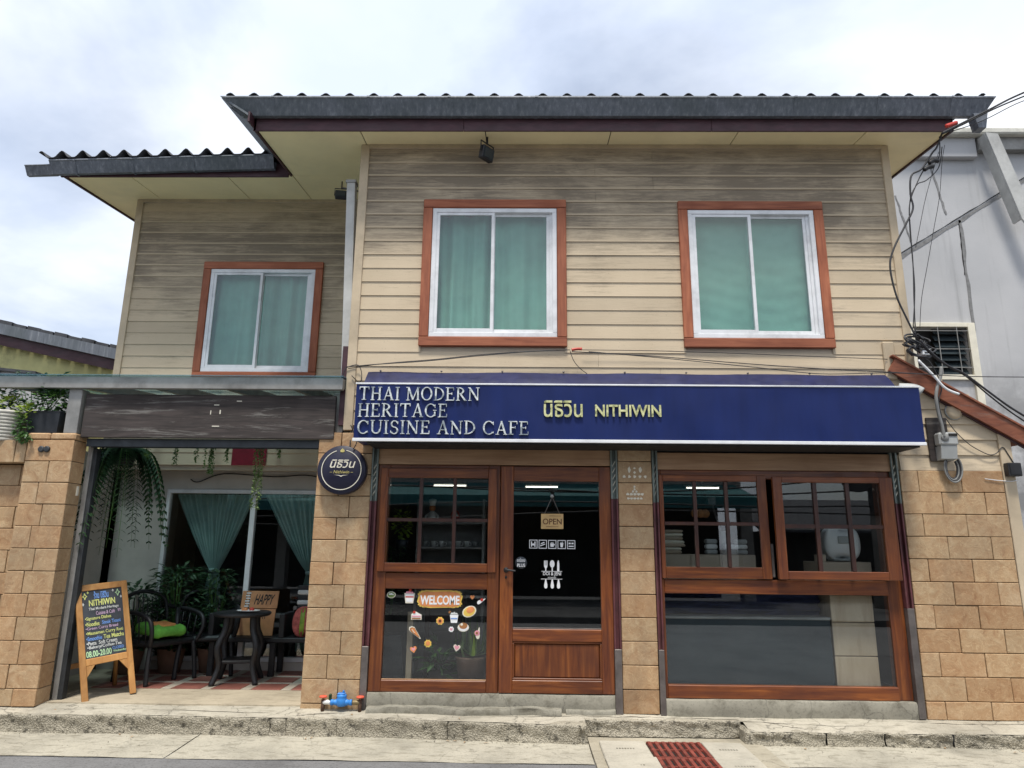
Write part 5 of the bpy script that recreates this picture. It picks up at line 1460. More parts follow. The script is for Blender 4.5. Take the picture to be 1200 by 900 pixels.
for (x, z, r0, m_) in ((-.165, .985, .032, 'chalk_yellow'), (.15, .99, .034, 'chalk_green'), (-.185, .91, .014, 'chalk_white'), (.18, .945, .012, 'chalk_white'), (.105, 1.015, .012, 'chalk_white'), (-.135, 1.02, .012, 'chalk_yellow')):
    mb = MB(); w = .22
    for a in range(4):
        t0 = math.pi / 2 * a; t1 = t0 + math.pi / 4; t2 = t0 + math.pi / 2
        o_ = [(x + r0 * math.cos(t0) * .7, z + r0 * math.sin(t0)), (x + r0 * .32 * math.cos(t1), z + r0 * .32 * math.sin(t1)), (x + r0 * math.cos(t2) * .7, z + r0 * math.sin(t2))]
        for p, q in zip(o_, o_[1:]):
            d = Vector((q[0] - p[0], q[1] - p[1])); n_ = Vector((-d.y, d.x)).normalized() * .0028
            mb.prism([(p[0] - n_.x, p[1] - n_.y), (q[0] - n_.x, q[1] - n_.y), (q[0] + n_.x, q[1] + n_.y), (p[0] + n_.x, p[1] + n_.y)], -.0062, -.0042, 'Y')
    mb.v = [tuple(ab(*p)) for p in mb.v]; mb.build('chalk_star', M[m_], AB)

# ---------------------------------------------------------------- water meter at the foot of the pier
WM = thing('water_meter', 'blue water meter with red valve wheels at the foot of the pier', 'water meter', (-1.60, -.10, .18))
cx, cy, cz = -1.585, -.09, .265
MB().lathe([(0, -.042), (.036, -.040), (.046, -.02), (.046, .018), (.040, .03), (.043, .036), (.043, .052), (.030, .060), (0, .060)], (cx, cy, cz), 24).build('body', M['meter_blue'], WM)
MB().lathe([(.026, -.095), (.026, -.075), (.020, -.07), (.028, -.04), (.028, .04), (.020, .07), (.026, .075), (.026, .095)], (cx, cy, cz - .01), 16, 'X').build('port', M['meter_blue'], WM)
mb = MB().box(cx - .036, cx + .03, cy - .03, cy + .03, cz + .0605, cz + .068, b=.004); mb.box(cx + .006, cx + .022, cy - .01, cy + .01, cz + .068, cz + .088); mb.build('lid', M['meter_blue'], WM)
for s_, dx in ((-1, -.165), (1, .165)):
    x = cx + dx
    MB().lathe([(.017, -.035), (.020, -.02), (.020, .02), (.017, .035)], (cx + s_ * .128, cy, cz - .01), 12, 'X').build('union', M['brass_old' if s_ > 0 else 'white_plastic'], WM)
    MB().tube([(cx + s_ * .10, cy, cz - .01), (x, cy, cz - .01)], .015, 10, False).build('pipe', M['brass_old'], WM)
    MB().tube([(x, cy, cz + .012), (x, cy, .165)], .016, 10, False).build('riser', M['rust'], WM)
    v = part('valve_wheel', WM)
    MB().lathe([(.012, .012), (.034, .014), (.036, .022), (.030, .028), (.010, .030), (0, .034)], (x, cy, cz + .015), 18).build('wheel', M['valve_red'], v)
    MB().tube([(x, cy, cz), (x, cy, cz + .03)], .008, 8, False).build('spindle', M['brass_old'], v)
MB().box(cx - .115, cx - .09, cy - .015, cy + .015, cz + .005, cz + .06, b=.008).build('tag', M['leaf_deep'], WM)

# ---------------------------------------------------------------- floodlights under the eaves
def floodlight(label, c, yaw, pitch, s=1.0):
    o = thing('floodlight', label, 'floodlight', c, 'floodlights under the eaves', yaw, True)
    mm = Matrix.Rotation(pitch, 4, 'X')
    mb = MB().box(-.065 * s, .065 * s, -.03 * s, .02 * s, -.11 * s, .0, b=.006, M=mm); mb.build('housing', M['black_plastic'], o)
    mb = MB().box(-.052 * s, .052 * s, -.036 * s, -.0305 * s, -.095 * s, -.015 * s, M=mm); mb.build('lens', M['louvre_glass'], o)
    mb = MB(); mb.tube([(-.075 * s, 0, -.055 * s), (-.075 * s, 0, .035 * s), (.075 * s, 0, .035 * s), (.075 * s, 0, -.055 * s)], .006 * s, 6, False); mb.tube([(0, 0, .035 * s), (0, 0, .13 * s)], .008 * s, 6, False)
    mb.build('bracket', M['black_plastic'], o)
    return o
f1 = floodlight('black floodlight hanging under the middle of the main eaves', (-.385, -.20, 5.655), math.radians(50), math.radians(12), 1.25)
f2 = floodlight('small floodlight on an arm beside the downpipe under the eaves', (-2.02, .30, 5.42), math.radians(8), math.radians(-15), .95)
mb = MB().tube([(.0, 0, .05), (.14, .05, .05), (.26, .06, .05)], .009, 6, False); mb.build('arm', M['galvanised'], f2)

# ---------------------------------------------------------------- downpipe
DP = thing('downpipe', 'grey square downpipe at the left corner of the main front', 'downpipe', (-1.76, .1, 2.68))
mb = MB().box(-1.895, -1.805, .04, .13, 2.70, 5.40, b=.004); mb.v = [(x + (5.40 - z) * .035, y, z) for x, y, z in mb.v]; mb.build('pipe', M['pipe_grey'], DP)
mb = MB().box(-1.905, -1.795, .03, .14, 5.385, 5.42, b=.004); mb.build('top_collar', M['steel_grey'], DP)
mb = MB().box(-1.80, -1.745, -.02, .03, 2.75, 3.55); mb.build('edge_strip', M['fascia_dark'], DP)

# ---------------------------------------------------------------- electricity meter and wiring on the lean-to
EM = thing('electricity_meter', 'grey electricity meter on a dark board beside the blue sign', 'electricity meter', (4.0, -.05, 2.44))
MB().box(3.88, 4.075, -.052, -.031, 2.44, 2.86, b=.004).build('board', M['weathered_board'], EM)
MB().box(3.925, 4.105, -.16, -.053, 2.575, 2.705, b=.02).build('case', M['grey_plastic'], EM)
mb = MB().prism([(-.053, 2.575), (-.15, 2.575), (-.13, 2.455), (-.053, 2.445)], 3.935, 4.085, 'X'); mb.build('terminal_cover', M['grey_plastic'], EM)
MB().lathe([(.0, -.170), (.034, -.168), (.038, -.158)], (3.975, 0, 2.65), 20, 'Y').build('dial', M['cable_grey'], EM)
mb = MB().box(4.01, 4.09, -.166, -.1605, 2.665, 2.69); mb.build('counter', M['opp_dark'], EM)
coil = thing('cable_coil', 'grey cable coil hanging below the electricity meter', 'cable', (4.05, -.06, 2.25))
for k in range(4):
    r0 = .055 + k * .012; mb = MB(); pts = [(4.055 + r0 * .9 * math.cos(a), -.07 - k * .008, 2.37 + (r0 + .04) * math.sin(a)) for a in [math.pi * (.75 + 1.5 * q / 14) for q in range(15)]]
    mb.tube(pts, .008, 6).build('loop', M['cable_grey' if k % 2 else 'cable_black'], coil)
def cable(label, pts, r=.006, m='cable_black', grp=None, name='cable'):
    o = MB().tube(pts, r * (.72 if 'cable_black' == m else 1), 6).build(name, M[m]); return tag(o, label, 'cable', grp)
cable('thick pale conduit curving from the rafter down to the electricity meter', [(4.027, -0.160, 3.336), (4.006, -0.160, 3.235), (3.960, -0.160, 3.125), (3.938, -0.160, 3.017), (3.944, -0.160, 2.876), (3.961, -0.160, 2.754), (3.964, -0.160, 2.656)], .016, 'cable_grey', name='conduit')
cable('thin dark cable running beside the pale conduit to the meter', [(3.842, -0.150, 3.440), (3.933, -0.150, 3.381), (4.010, -0.150, 3.153), (3.966, -0.150, 3.002), (3.977, -0.150, 2.837), (3.988, -0.150, 2.674)], .007)
cable('white cable following the rake of the lean-to roof', [(3.804, -0.180, 3.397), (3.917, -0.180, 3.263), (4.028, -0.180, 3.121), (4.149, -0.180, 3.064)], .012, 'trim_white')
lamp = thing('bulkhead_lamp', 'round pale ceiling lamp fitting on the lean-to boards', 'lamp', (4.17, -.05, 2.93))
MB().lathe([(.078, -.03), (.076, -.05), (.05, -.065), (0, -.068)], (4.165, 0, 2.925), 24, 'Y').build('cover', M['trim_beige'], lamp)
MB().lathe([(.084, -.028), (.084, -.04), (.078, -.044)], (4.165, 0, 2.925), 24, 'Y').build('rim', M['grey_plastic'], lamp)
pf_ = thing('pipe_end', 'grey pipe stub poking out at the right end of the blue sign', 'pipe', (3.72, -.2, 3.1))
mb = MB().tube([(3.60, -.16, 3.12), (3.70, -.22, 3.10), (3.755, -.25, 3.06)], .052, 14); mb.build('stub', M['grey_plastic'], pf_)
jb = thing('junction_box', 'small black junction box at the right corner of the lean-to', 'junction box', (4.63, -.06, 2.36))
MB().box(4.555, 4.68, -.115, -.046, 2.30, 2.425, b=.006).build('case', M['black_plastic'], jb)
MB().box(4.57, 4.665, -.120, -.1155, 2.315, 2.41).build('lid', M['black_plastic'], jb)
cable('thin black cable drooping across the lean-to boards to the junction box', [(4.071, -0.050, 2.856), (4.151, -0.050, 2.724), (4.256, -0.050, 2.610), (4.352, -0.050, 2.545), (4.443, -0.050, 2.505), (4.509, -0.050, 2.522), (4.574, -0.050, 2.579), (4.619, -0.050, 2.506), (4.668, -0.050, 2.402)], .006)
cable('faint white wire below the junction box on the tiles', [(4.363, -0.050, 2.278), (4.488, -0.050, 2.263), (4.614, -0.050, 2.257), (4.672, -0.050, 2.273)], .004, 'trim_white')
# bundle of cables at the corner
bd = thing('cable_bundle', 'tangled bundle of black cables at the right corner of the wall', 'cables', (3.856, -0.120, 3.560))
for k in range(11):
    c_ = [(3.847, -0.120, 3.621), (3.866, -0.120, 3.500), (3.808, -0.120, 3.568), (3.911, -0.120, 3.534)][k % 4]
    r0 = random.uniform(.05, .10); ph = random.uniform(0, 6)
    pts = [(c_[0] + r0 * 1.3 * math.cos(a + ph) + random.uniform(-.01, .01), c_[1] + .05 * math.sin(a * 1.3 + ph), c_[2] + r0 * .6 * math.sin(a + ph) + random.uniform(-.01, .01)) for a in [q * .75 for q in range(10)]]
    MB().tube(pts, .009, 6).build('loop', M['cable_black'], bd)
MB().box(3.845 + .02, 3.94, -.17, -.08, 3.455, 3.515, b=.006).build('connector', M['trim_white'], bd)
cable('bundle of two black mains cables rising to the top right corner', [(4.098, -0.550, 5.604), (4.330, -0.550, 5.726), (4.600, -0.550, 5.869), (4.828, -0.550, 5.993), (5.099, -0.550, 6.119)], .013, 'cable_black')
cable('second black mains cable twisted along the top right corner', [(4.110, -0.530, 5.607), (4.324, -0.530, 5.711), (4.594, -0.530, 5.854), (4.793, -0.530, 5.950), (5.081, -0.530, 6.075)], .010, 'cable_black')
cable('thin black wire below the mains cables at the top right corner', [(4.179, -0.530, 5.626), (4.513, -0.530, 5.749), (4.875, -0.530, 5.940), (5.098, -0.530, 6.027)], .006)
cable('red wrapped splice in the mains cables under the eaves', [(4.156, -0.540, 5.686), (4.209, -0.540, 5.705), (4.261, -0.540, 5.724)], .022, 'candy_red', name='cable_splice')
cable('heavy black drop cable hanging from the eaves to the corner bundle', [(4.265, -0.300, 5.766), (4.194, -0.300, 5.610), (4.132, -0.300, 5.533), (4.008, -0.300, 5.361), (3.897, -0.300, 5.284), (3.864, -0.300, 5.078), (3.872, -0.300, 4.929), (3.785, -0.300, 4.763), (3.639, -0.300, 4.508), (3.576, -0.300, 4.311), (3.600, -0.300, 4.021), (3.671, -0.300, 3.787), (3.732, -0.300, 3.617)], .013)
cable('second drop cable looping beside the heavy one', [(4.247, -0.280, 5.739), (4.208, -0.280, 5.497), (4.066, -0.280, 5.391), (3.949, -0.280, 5.201), (3.854, -0.280, 4.976), (3.830, -0.280, 4.699), (3.812, -0.280, 4.338), (3.779, -0.280, 3.985), (3.749, -0.280, 3.598)], .008)
cable('third drop cable swinging right before the bundle', [(4.272, -0.260, 5.635), (4.208, -0.260, 5.403), (4.070, -0.260, 5.260), (3.970, -0.260, 5.212), (3.884, -0.260, 5.061), (3.842, -0.260, 4.783), (3.827, -0.260, 4.436), (3.809, -0.260, 4.080), (3.746, -0.260, 3.689)], .007)
cable('slack thin wire hanging straight from the eaves in front of the grey wall', [(4.300, -0.260, 5.655), (4.249, -0.260, 5.461), (4.175, -0.260, 5.081), (4.069, -0.260, 4.710), (3.965, -0.260, 4.347), (3.864, -0.260, 3.993), (3.811, -0.260, 3.690)], .004)
cable('faint hanging wire left of the straight slack wire', [(4.230, -0.260, 5.577), (4.128, -0.260, 5.317), (4.025, -0.260, 5.034), (3.940, -0.260, 4.755), (3.871, -0.260, 4.527)], .004)
for lbl, pts in (('upper black cable clamp in the hanging wires', [(4.094, -0.300, 5.427), (4.140, -0.300, 5.456), (4.190, -0.300, 5.447)]), ('lower black cable clamp in the hanging wires', [(4.033, -0.300, 5.351), (4.079, -0.300, 5.380), (4.131, -0.300, 5.389)])):
    cable(lbl, pts, .022, 'black_plastic', name='cable_clamp')
cable('pair of cables leaving the bundle to the right edge of the photo', [(3.745, -0.350, 3.551), (3.826, -0.350, 3.435), (3.968, -0.350, 3.303), (4.115, -0.350, 3.222), (4.325, -0.350, 3.044), (4.499, -0.350, 2.901), (4.710, -0.350, 2.759)], .014)
cable('lower cable leaving the bundle to the right edge of the photo', [(3.752, -0.330, 3.524), (3.850, -0.330, 3.407), (3.994, -0.330, 3.292), (4.140, -0.330, 3.203), (4.334, -0.330, 3.016), (4.514, -0.330, 2.857), (4.716, -0.330, 2.707)], .010)
cable('long thin wire running level across the facade to the right edge', [(0.452, -0.500, 3.373), (1.158, -0.500, 3.336), (1.936, -0.500, 3.276), (2.710, -0.500, 3.224), (3.479, -0.500, 3.189), (4.014, -0.500, 3.161), (4.666, -0.500, 3.157)], .0055)
cable('long thin wire sagging from the red tape to the sign end', [(0.609, -0.500, 3.374), (1.314, -0.500, 3.313), (2.090, -0.500, 3.237), (2.705, -0.500, 3.176), (3.247, -0.500, 3.188), (3.594, -0.500, 3.182)], .005)
cable('long wire rising from the downpipe to the red tape under the window', [(-1.733, -0.100, 3.315), (-1.448, -0.100, 3.343), (-0.945, -0.100, 3.381), (-0.442, -0.100, 3.436), (0.061, -0.100, 3.483), (0.439, -0.100, 3.502)], .0065)
cable('second long wire rising from the downpipe to the red tape', [(-1.717, -0.090, 3.301), (-1.366, -0.090, 3.355), (-0.863, -0.090, 3.401), (-0.359, -0.090, 3.457), (0.145, -0.090, 3.495), (0.465, -0.090, 3.505)], .005)
cable('red tape wrap on the wires below the left main window', [(0.480, -0.110, 3.500), (0.530, -0.110, 3.509), (0.581, -0.110, 3.509)], .014, 'candy_red', name='tape_wrap')
cable('short loop of wire dropping from the red tape to the blue sign', [(0.463, -0.120, 3.488), (0.495, -0.120, 3.393), (0.552, -0.120, 3.316), (0.626, -0.120, 3.256)], .005)
cable('thin wire running right from the red tape along the boards', [(0.585, -0.060, 3.514), (1.242, -0.060, 3.510), (2.080, -0.060, 3.488), (2.913, -0.060, 3.459), (3.576, -0.060, 3.437)], .005)
cable('tangle of thin wires at the downpipe below the eaves step', [(-1.787, -0.050, 3.180), (-1.760, -0.050, 3.293), (-1.729, -0.050, 3.328), (-1.628, -0.050, 3.346), (-1.588, -0.050, 3.242), (-1.609, -0.050, 3.173), (-1.689, -0.050, 3.241)], .006)
cable('dark cable hanging from the sign end onto the round sign', [(-1.640, -0.160, 2.728), (-1.602, -0.160, 2.646), (-1.573, -0.160, 2.565), (-1.601, -0.160, 2.499)], .007)

# ================================================================ NEIGHBOURS
simple('joint_grey', (0.20, 0.20, 0.20), 0.9, var=0.3, sc=12)
GB = thing('grey_building', 'tall grey rendered building behind the right corner of the house', 'building', (7.5, 2.6, 0))
GY = 2.6
mb = MB()
w0, w1, q0, q1 = 5.40, 6.14, 3.94, 4.62
for (a, b, c, d) in ((4.3, w0, 0, 7.46), (w1, 12, 0, 7.46), (w0, w1, 0, q0), (w0, w1, q1, 7.46)): mb.box(a, b, GY, GY + .3, c, d)
mb.box(4.3, 12, GY + 2.5, GY + 2.6, 0, 7.4); mb.box(4.3, 4.4, GY + .3, GY + 2.5, 0, 7.4)
mb.build('wall', M['grey_render'], GB)
def joint(p, q, w, nm='joint', m='joint_grey', y=GY):
    (xa, za), (xb, zb) = p, q
    d = Vector((xb - xa, zb - za)).normalized(); n_ = Vector((-d.y, d.x)) * w
    k = 16; mb = MB(); top = []; bot = []
    for i in range(k + 1):
        f_ = i / k; x = xa + (xb - xa) * f_; z = za + (zb - za) * f_; j = random.uniform(-.006, .006)
        top.append((x + n_.x * random.uniform(.6, 1.2), z + n_.y * random.uniform(.6, 1.2) + j)); bot.append((x + j, z))
    mb.prism(bot + list(reversed(top)), y - .006, y - .0005, 'Y'); mb.build(nm, M[m], GB)
joint((5.21, 5.60), (7.40, 6.96), -.05); joint((5.20, 5.612), (7.40, 6.975), .012, 'crack', 'opp_dark')
joint((6.25, 6.24), (6.20, 3.6), .045); joint((6.245, 6.22), (6.22, 5.4), .012, 'crack', 'opp_dark')
joint((5.95, 7.05), (6.07, 6.32), .03); joint((5.38, 6.62), (5.52, 5.90), .025)
MB().box(4.3, 12, GY - .22, GY + .4, 7.50, 7.60, b=.02).build('parapet_cap', M['ridge_white'], GB)
MB().box(6.62, 12, GY - .12, GY - .005, 7.30, 7.498).build('shadow_strip', M['steel_grey'], GB)  # solid grey strip standing in for the shadow line under the cap
MB().box(5.7, 6.60, GY - .10, GY - .004, 7.19, 7.498, b=.01).build('flashing_block', M['grey_render'], GB)
mb = MB(); mb.prism([(6.62, 7.46), (6.79, 7.44), (7.10, 6.20), (7.00, 6.00), (6.93, 6.12)], GY - .30, GY - .27, 'Y'); mb.prism([(6.615, 7.46), (6.64, 7.46), (6.95, 6.12), (6.925, 6.12)], GY - .27, GY - .12, 'Y')
mb.build('hanging_flashing', M['pipe_grey'], GB)
gwn = part('louvre_window', GB)
for (a, b, c, d) in ((w0 - .06, w0, q0 - .06, q1 + .06), (w1, w1 + .10, q0 - .45, q1 + .06), (w0, w1, q1, q1 + .06), (w0, w1, q0 - .07, q0)):
    MB().box(a, b, GY - .04, GY + .02, c, d, b=.004).build('frame', M['cream_print'], gwn)
for k in range(7):
    z = q0 + .02 + k * .095; mb = MB(); mb.add([(w0 + .30, GY + .02, z), (w1 - .02, GY + .02, z), (w1 - .02, GY + .09, z + .10), (w0 + .30, GY + .09, z + .10), (w0 + .30, GY + .026, z), (w1 - .02, GY + .026, z), (w1 - .02, GY + .096, z + .10), (w0 + .30, GY + .096, z + .10)], [(0, 1, 2, 3), (4, 7, 6, 5), (0, 4, 5, 1), (2, 6, 7, 3), (0, 3, 7, 4), (1, 5, 6, 2)])
    mb.build('louvre', M['louvre_glass'], gwn)
MB().box(w0, w1, GY + .14, GY + .15, q0, q1).build('dark_room', M['opp_dark'], gwn)
for x in (w0 + .32, w0 + .58): MB().box(x, x + .009, GY - .035, GY - .025, q0, q1).build('security_bar', M['steel_grey'], gwn)
for z in (q0 + .10, q0 + .36, q0 + .62): MB().box(w0, w1, GY - .034, GY - .026, z, z + .009).build('security_bar', M['steel_grey'], gwn)

NB = thing('yellow_house', 'low mildewed yellow house with dark sloping eaves behind the left boundary wall', 'house', (-7, 4.0, 0))
def slope_z(x): return 4.751 + (x + 7.723) * (-.2128)
mb = MB().prism([(-12, 0), (-5.2, 0), (-5.2, slope_z(-5.2) - .25), (-12, slope_z(-12) - .25)], 3.15, 6.5, 'Y'); mb.build('wall', M['yellow_wall'], NB)
def sl(x0, x1, lo, hi, y0, y1): return MB().prism([(x0, slope_z(x0) + lo), (x1, slope_z(x1) + lo), (x1, slope_z(x1) + hi), (x0, slope_z(x0) + hi)], y0, y1, 'Y')
sl(-12, -5.0, -.33, -.17, 3.00, 3.03).build('fascia', M['fascia_dark'], NB)
sl(-12, -5.0, -.175, -.02, 2.93, 2.998).build('gutter', M['gutter_metal'], NB)
for k in range(22):
    x = -9.6 + k * .21
    mb = sl(x, x + .19, -.015, .03 + .012 * (k % 2), 2.97 + .01 * (k % 3), 6.4); mb.build('roof_tile_row', M['roof_cement'], NB)
mb = MB().prism([(-12, 4.4), (-6.85, 3.90), (-6.85, 3.94), (-12, 4.45)], 2.7, 2.9, 'Y'); mb.build('lower_roof_edge', M['roof_cement'], NB)
MB().prism([(-12, 3.0), (-6.2, 3.0), (-6.2, 3.80), (-6.85, 3.90), (-12, 4.4)], 2.75, 2.8, 'Y').build('grey_lean_to', M['grey_render'], NB)
MB().box(-7.45, -7.40, 2.70, 2.745, 2.6, 4.02).build('post', M['fascia_dark'], NB)

# planters on the boundary wall
PA = thing('basket_planter', 'white woven basket planter on the boundary wall at the left edge', 'planter', (-5.10, .02, 2.562), None, 0, True)
mb = MB()
for k in range(9): mb.lathe([(.150 + k * .004, k * .033), (.160 + k * .004, k * .033 + .008), (.160 + k * .004, k * .033 + .025), (.150 + k * .004, k * .033 + .033)], (0, 0, 0), 28)
mb.lathe([(.0, .01), (.15, .01)], (0, 0, 0), 20); mb.build('basket', M['basket_white'], PA)
MB().lathe([(0, .27), (.165, .265)], (0, 0, 0), 20).build('soil', M['soil'], PA)
PBx = thing('trough_planter', 'black plastic trough planter with green leaves beside the canopy post', 'planter', (-4.665, .0, 2.64), None, 0, True)
mb = MB(); mb.add([(-.145, -.08, .0), (.145, -.08, 0), (.145, .08, 0), (-.145, .08, 0), (-.165, -.10, .205), (.165, -.10, .205), (.165, .10, .205), (-.165, .10, .205)], [(0, 3, 2, 1), (0, 1, 5, 4), (1, 2, 6, 5), (2, 3, 7, 6), (3, 0, 4, 7), (4, 5, 6, 7)]); mb.build('trough', M['planter_black'], PBx)
MB().box(-.17, .17, -.105, .105, .206, .216, b=.003).build('rim', M['planter_black'], PBx)
def leafy(parent, c, rx, ry, rz, n, lw, m, nm='foliage', droop=0.0):
    mb = MB()
    for i in range(n):
        u = random.uniform(-1, 1); a = random.uniform(0, 6.28); s_ = math.sqrt(1 - u * u); rr = random.uniform(.45, 1.0)
        p = Vector((c[0] + rx * rr * s_ * math.cos(a), c[1] + ry * rr * s_ * math.sin(a), c[2] + rz * rr * u))
        d = Vector((math.cos(a) * s_, math.sin(a) * s_ - .4, u * .6 - droop))
        mb.leaf(p, d, Vector((random.uniform(-.5, .5), random.uniform(-.9, .1), 1)), lw * random.uniform(.6, 1.3), lw * random.uniform(.5, .8))
    return mb.build(nm, M[m], parent)
leafy(PBx, (0, 0, .34), .19, .12, .15, 260, .065, 'leaf_mid'); leafy(PBx, (-.02, 0, .47), .14, .10, .10, 90, .06, 'leaf_deep')
st = MB()
for k in range(7): st.tube([(random.uniform(-.12, .12), random.uniform(-.06, .06), .2), (random.uniform(-.14, .14), random.uniform(-.08, .08), .45)], .004, 5)
st.build('stem', M['leaf_mid'], PBx)
leafy(PA, (0.0, 0, .36), .17, .14, .10, 120, .05, 'leaf_lime'); leafy(PA, (-.12, .02, .46), .14, .12, .16, 120, .08, 'leaf_deep')
TV = thing('trailing_plant', 'lime and green creeper trailing over the wall between the two planters', 'plant', (-4.86, -.06, 2.56), None, 0, True)
leafy(TV, (0.03, -.03, .30), .085, .07, .06, 70, .045, 'leaf_lime'); leafy(TV, (.02, -.04, .14), .075, .06, .15, 120, .05, 'leaf_mid', droop=.5); leafy(TV, (.08, -.08, .03), .06, .04, .05, 60, .04, 'leaf_mid', 'foliage', .4)
st = MB(); st.tube([(0, .05, .3), (.02, -.08, .2), (.03, -.08, .0)], .004, 5); st.build('stem', M['leaf_mid'], TV)
bush('tall leafy plant behind the basket planter at the left edge', (-5.15, .45, 2.35), 1.0, .30, 300, .10, 'leaf_deep', False, 'shrub')

# ================================================================ INSIDE THE SHOP
SH = thing('display_shelf', 'grey display shelves of cups behind the six-pane window', 'shelf', (-.72, .95, .33))
MB().box(-1.10, -.42, 1.16, 1.19, .33, 2.10).build('back', M['interior_wall'], SH)
for x in (-1.12, -.42): MB().box(x, x + .025, .85, 1.19, .33, 2.10).build('side', M['interior_wall'], SH)
SHZ = (.75, 1.10, 1.36, 1.60, 1.86)
for z in SHZ: MB().box(-1.094, -.421, .86, 1.158, z - .02, z).build('board', M['interior_wall'], SH)
for zi, z in ((3, 1.60), (2, 1.36)):
    for k in range(7):
        x = -1.03 + k * .088
        c_ = thing('cup', 'white cup in the %s row of cups on the display shelves' % ('upper' if zi == 3 else 'lower'), 'cup', (x, .93, z), 'cups in the %s shelf row' % ('upper' if zi == 3 else 'lower'), 0, True)
        MB().lathe([(0, 0), (.022, 0), (.032, .055), (.034, .06), (.030, .058), (.02, .008)], (0, 0, 0), 14).build('bowl', M['porcelain' if k % 3 else 'grey_plastic'], c_)
        MB().tube([(.03, 0, .045), (.048, 0, .04), (.045, 0, .018), (.026, 0, .014)], .004, 5).build('handle', M['porcelain' if k % 3 else 'grey_plastic'], c_)
CF = thing('chef_figurine', 'small white chef figurine on the top display shelf', 'figurine', (-.97, .95, 1.86), None, 0, True)
MB().lathe([(0, 0), (.048, .0), (.05, .05), (.040, .10), (.018, .118), (0, .12)], (0, 0, 0), 18).build('body', M['porcelain'], CF)
MB().lathe([(0, .115), (.028, .125), (.034, .150), (.026, .178), (0, .185)], (0, 0, 0), 16).build('head', M['cake_orange'], CF)
MB().lathe([(.030, .172), (.032, .20), (.044, .215), (.042, .24), (0, .25)], (0, 0, 0), 16).build('hat', M['porcelain'], CF)
for s_ in (-1, 1): MB().tube([(s_ * .04, -.005, .085), (s_ * .065, -.02, .06), (s_ * .06, -.04, .035)], .012, 7).build('arm', M['porcelain'], CF)
RB = thing('red_basket', 'tiny red and white basket ornament on the top display shelf', 'ornament', (-.72, .93, 1.86), None, 0, True)
MB().lathe([(0, 0), (.038, 0), (.05, .06), (.044, .06)], (0, 0, 0), 16).build('bowl', M['candy_red'], RB)
MB().tube([(-.045, 0, .055), (-.03, 0, .105), (0, 0, .12), (.03, 0, .105), (.045, 0, .055)], .006, 6).build('handle', M['candy_red'], RB)
MB().lathe([(0, .045), (.04, .06), (.03, .085), (0, .095)], (0, 0, 0), 14).build('filling', M['porcelain'], RB)
o = thing('potted_plant', 'small pale leafed plant behind the top left pane of the six-pane window', 'plant', (-1.22, .55, 1.55), None, 0, True)
MB().lathe([(0, 0), (.05, 0), (.07, .12), (.06, .12)], (0, 0, 0), 14).build('pot', M['planter_black'], o); leafy(o, (0, 0, .28), .10, .09, .15, 140, .05, 'leaf_lime')
bush('dark leafy plant behind the left edge of the six-pane window', (-1.28, .45, .75), .85, .12, 200, .08, 'leaf_deep', False, 'indoor_plant')
# things behind the stickered pane
TP = thing('potted_plant', 'spiky potted plant behind the right of the stickered pane', 'plant', (-.46, .24, .33), None, 0, True)
MB().lathe([(0, 0), (.11, 0), (.155, .26), (.165, .28), (.15, .28), (.13, .24)], (0, 0, 0), 20).build('pot', M['terracotta_pot'], TP)
mb = MB()
for k in range(34):
    a = random.uniform(0, 6.28); l = random.uniform(.25, .45); d = Vector((math.cos(a), math.sin(a), random.uniform(.5, 1.6))); mb.leaf((0, 0, .27), d, Vector((math.cos(a), math.sin(a), -.8)), l, .035, .6)
mb.build('foliage', M['leaf_pale'], TP)
bush('low broad leaved plant inside the wooden frame behind the stickered pane', (-.76, .26, .36), .36, .14, 60, .15, 'leaf_mid', False, 'indoor_plant')
FR = thing('easel', 'dark wooden easel frame standing behind the stickered pane', 'easel', (-.77, .75, .33))
for (a, b, c, d) in ((-.98, -.93, .33, 1.12), (-.62, -.57, .33, 1.12), (-.93, -.62, .86, .92), (-.93, -.62, .44, .49)): MB().box(a, b, .72, .76, c, d, b=.004).build('bar', M['muntin_wood'], FR)
PS = tag(MB().box(-1.075, -1.02, .20, .245, .33, 1.0, b=.004).build('timber_post', M['pale_wood']), 'pale timber post standing just behind the stickered pane', 'post')
SP = thing('speaker_box', 'dark tapered box on the floor at the left of the stickered pane', 'box', (-1.2, .35, .33))
MB().prism([(-1.32, .33), (-1.09, .33), (-1.14, .78), (-1.30, .78)], .25, .5, 'Y').build('body', M['steel_dark'], SP)
# behind the wide window
CT = thing('counter', 'dark slate blue counter front behind the wide lower pane', 'counter', (2.1, .32, .33))
MB().box(1.325, 2.855, .10, .12, .335, .975).build('front', M['slate_counter'], CT)
MB().box(1.32, 2.86, .09, .60, .976, 1.0, b=.004).build('top', M['steel_grey'], CT)
MB().box(1.33, 2.85, .121, .58, .335, .975).build('body', M['slate_counter'], CT)
PV = thing('plastic_wrap', 'creased dark plastic sheeting hanging above the counter top', 'sheet', (2.1, .5, 1.03))
def pv(u, v):
    x = 1.32 + 1.62 * u
    return (x * .97, .30 + .02 * math.sin(x * 9 + v * 14) + .015 * math.sin(x * 4 - v * 22), 1.002 + .20 * v)
MB().grid(pv, 80, 14).build('film', M['tarp_blue'], PV)
CB = thing('cabinet', 'pale oak three drawer cabinet behind the right of the wide lower pane', 'cabinet', (3.19, .36, .33))
for k, (a, b) in enumerate(((.335, .66), (.668, .955), (.963, 1.20))): MB().box(2.875, 3.265, .10, .12, a, b, b=.004).build('drawer_front', M['pale_wood'], CB)
MB().box(2.88, 3.26, .121, .55, .335, 1.205).build('carcass', M['pale_wood'], CB)
MB().box(2.80, 3.34, .095, .60, 1.21, 1.235, b=.004).build('top', M['pale_wood'], CB)
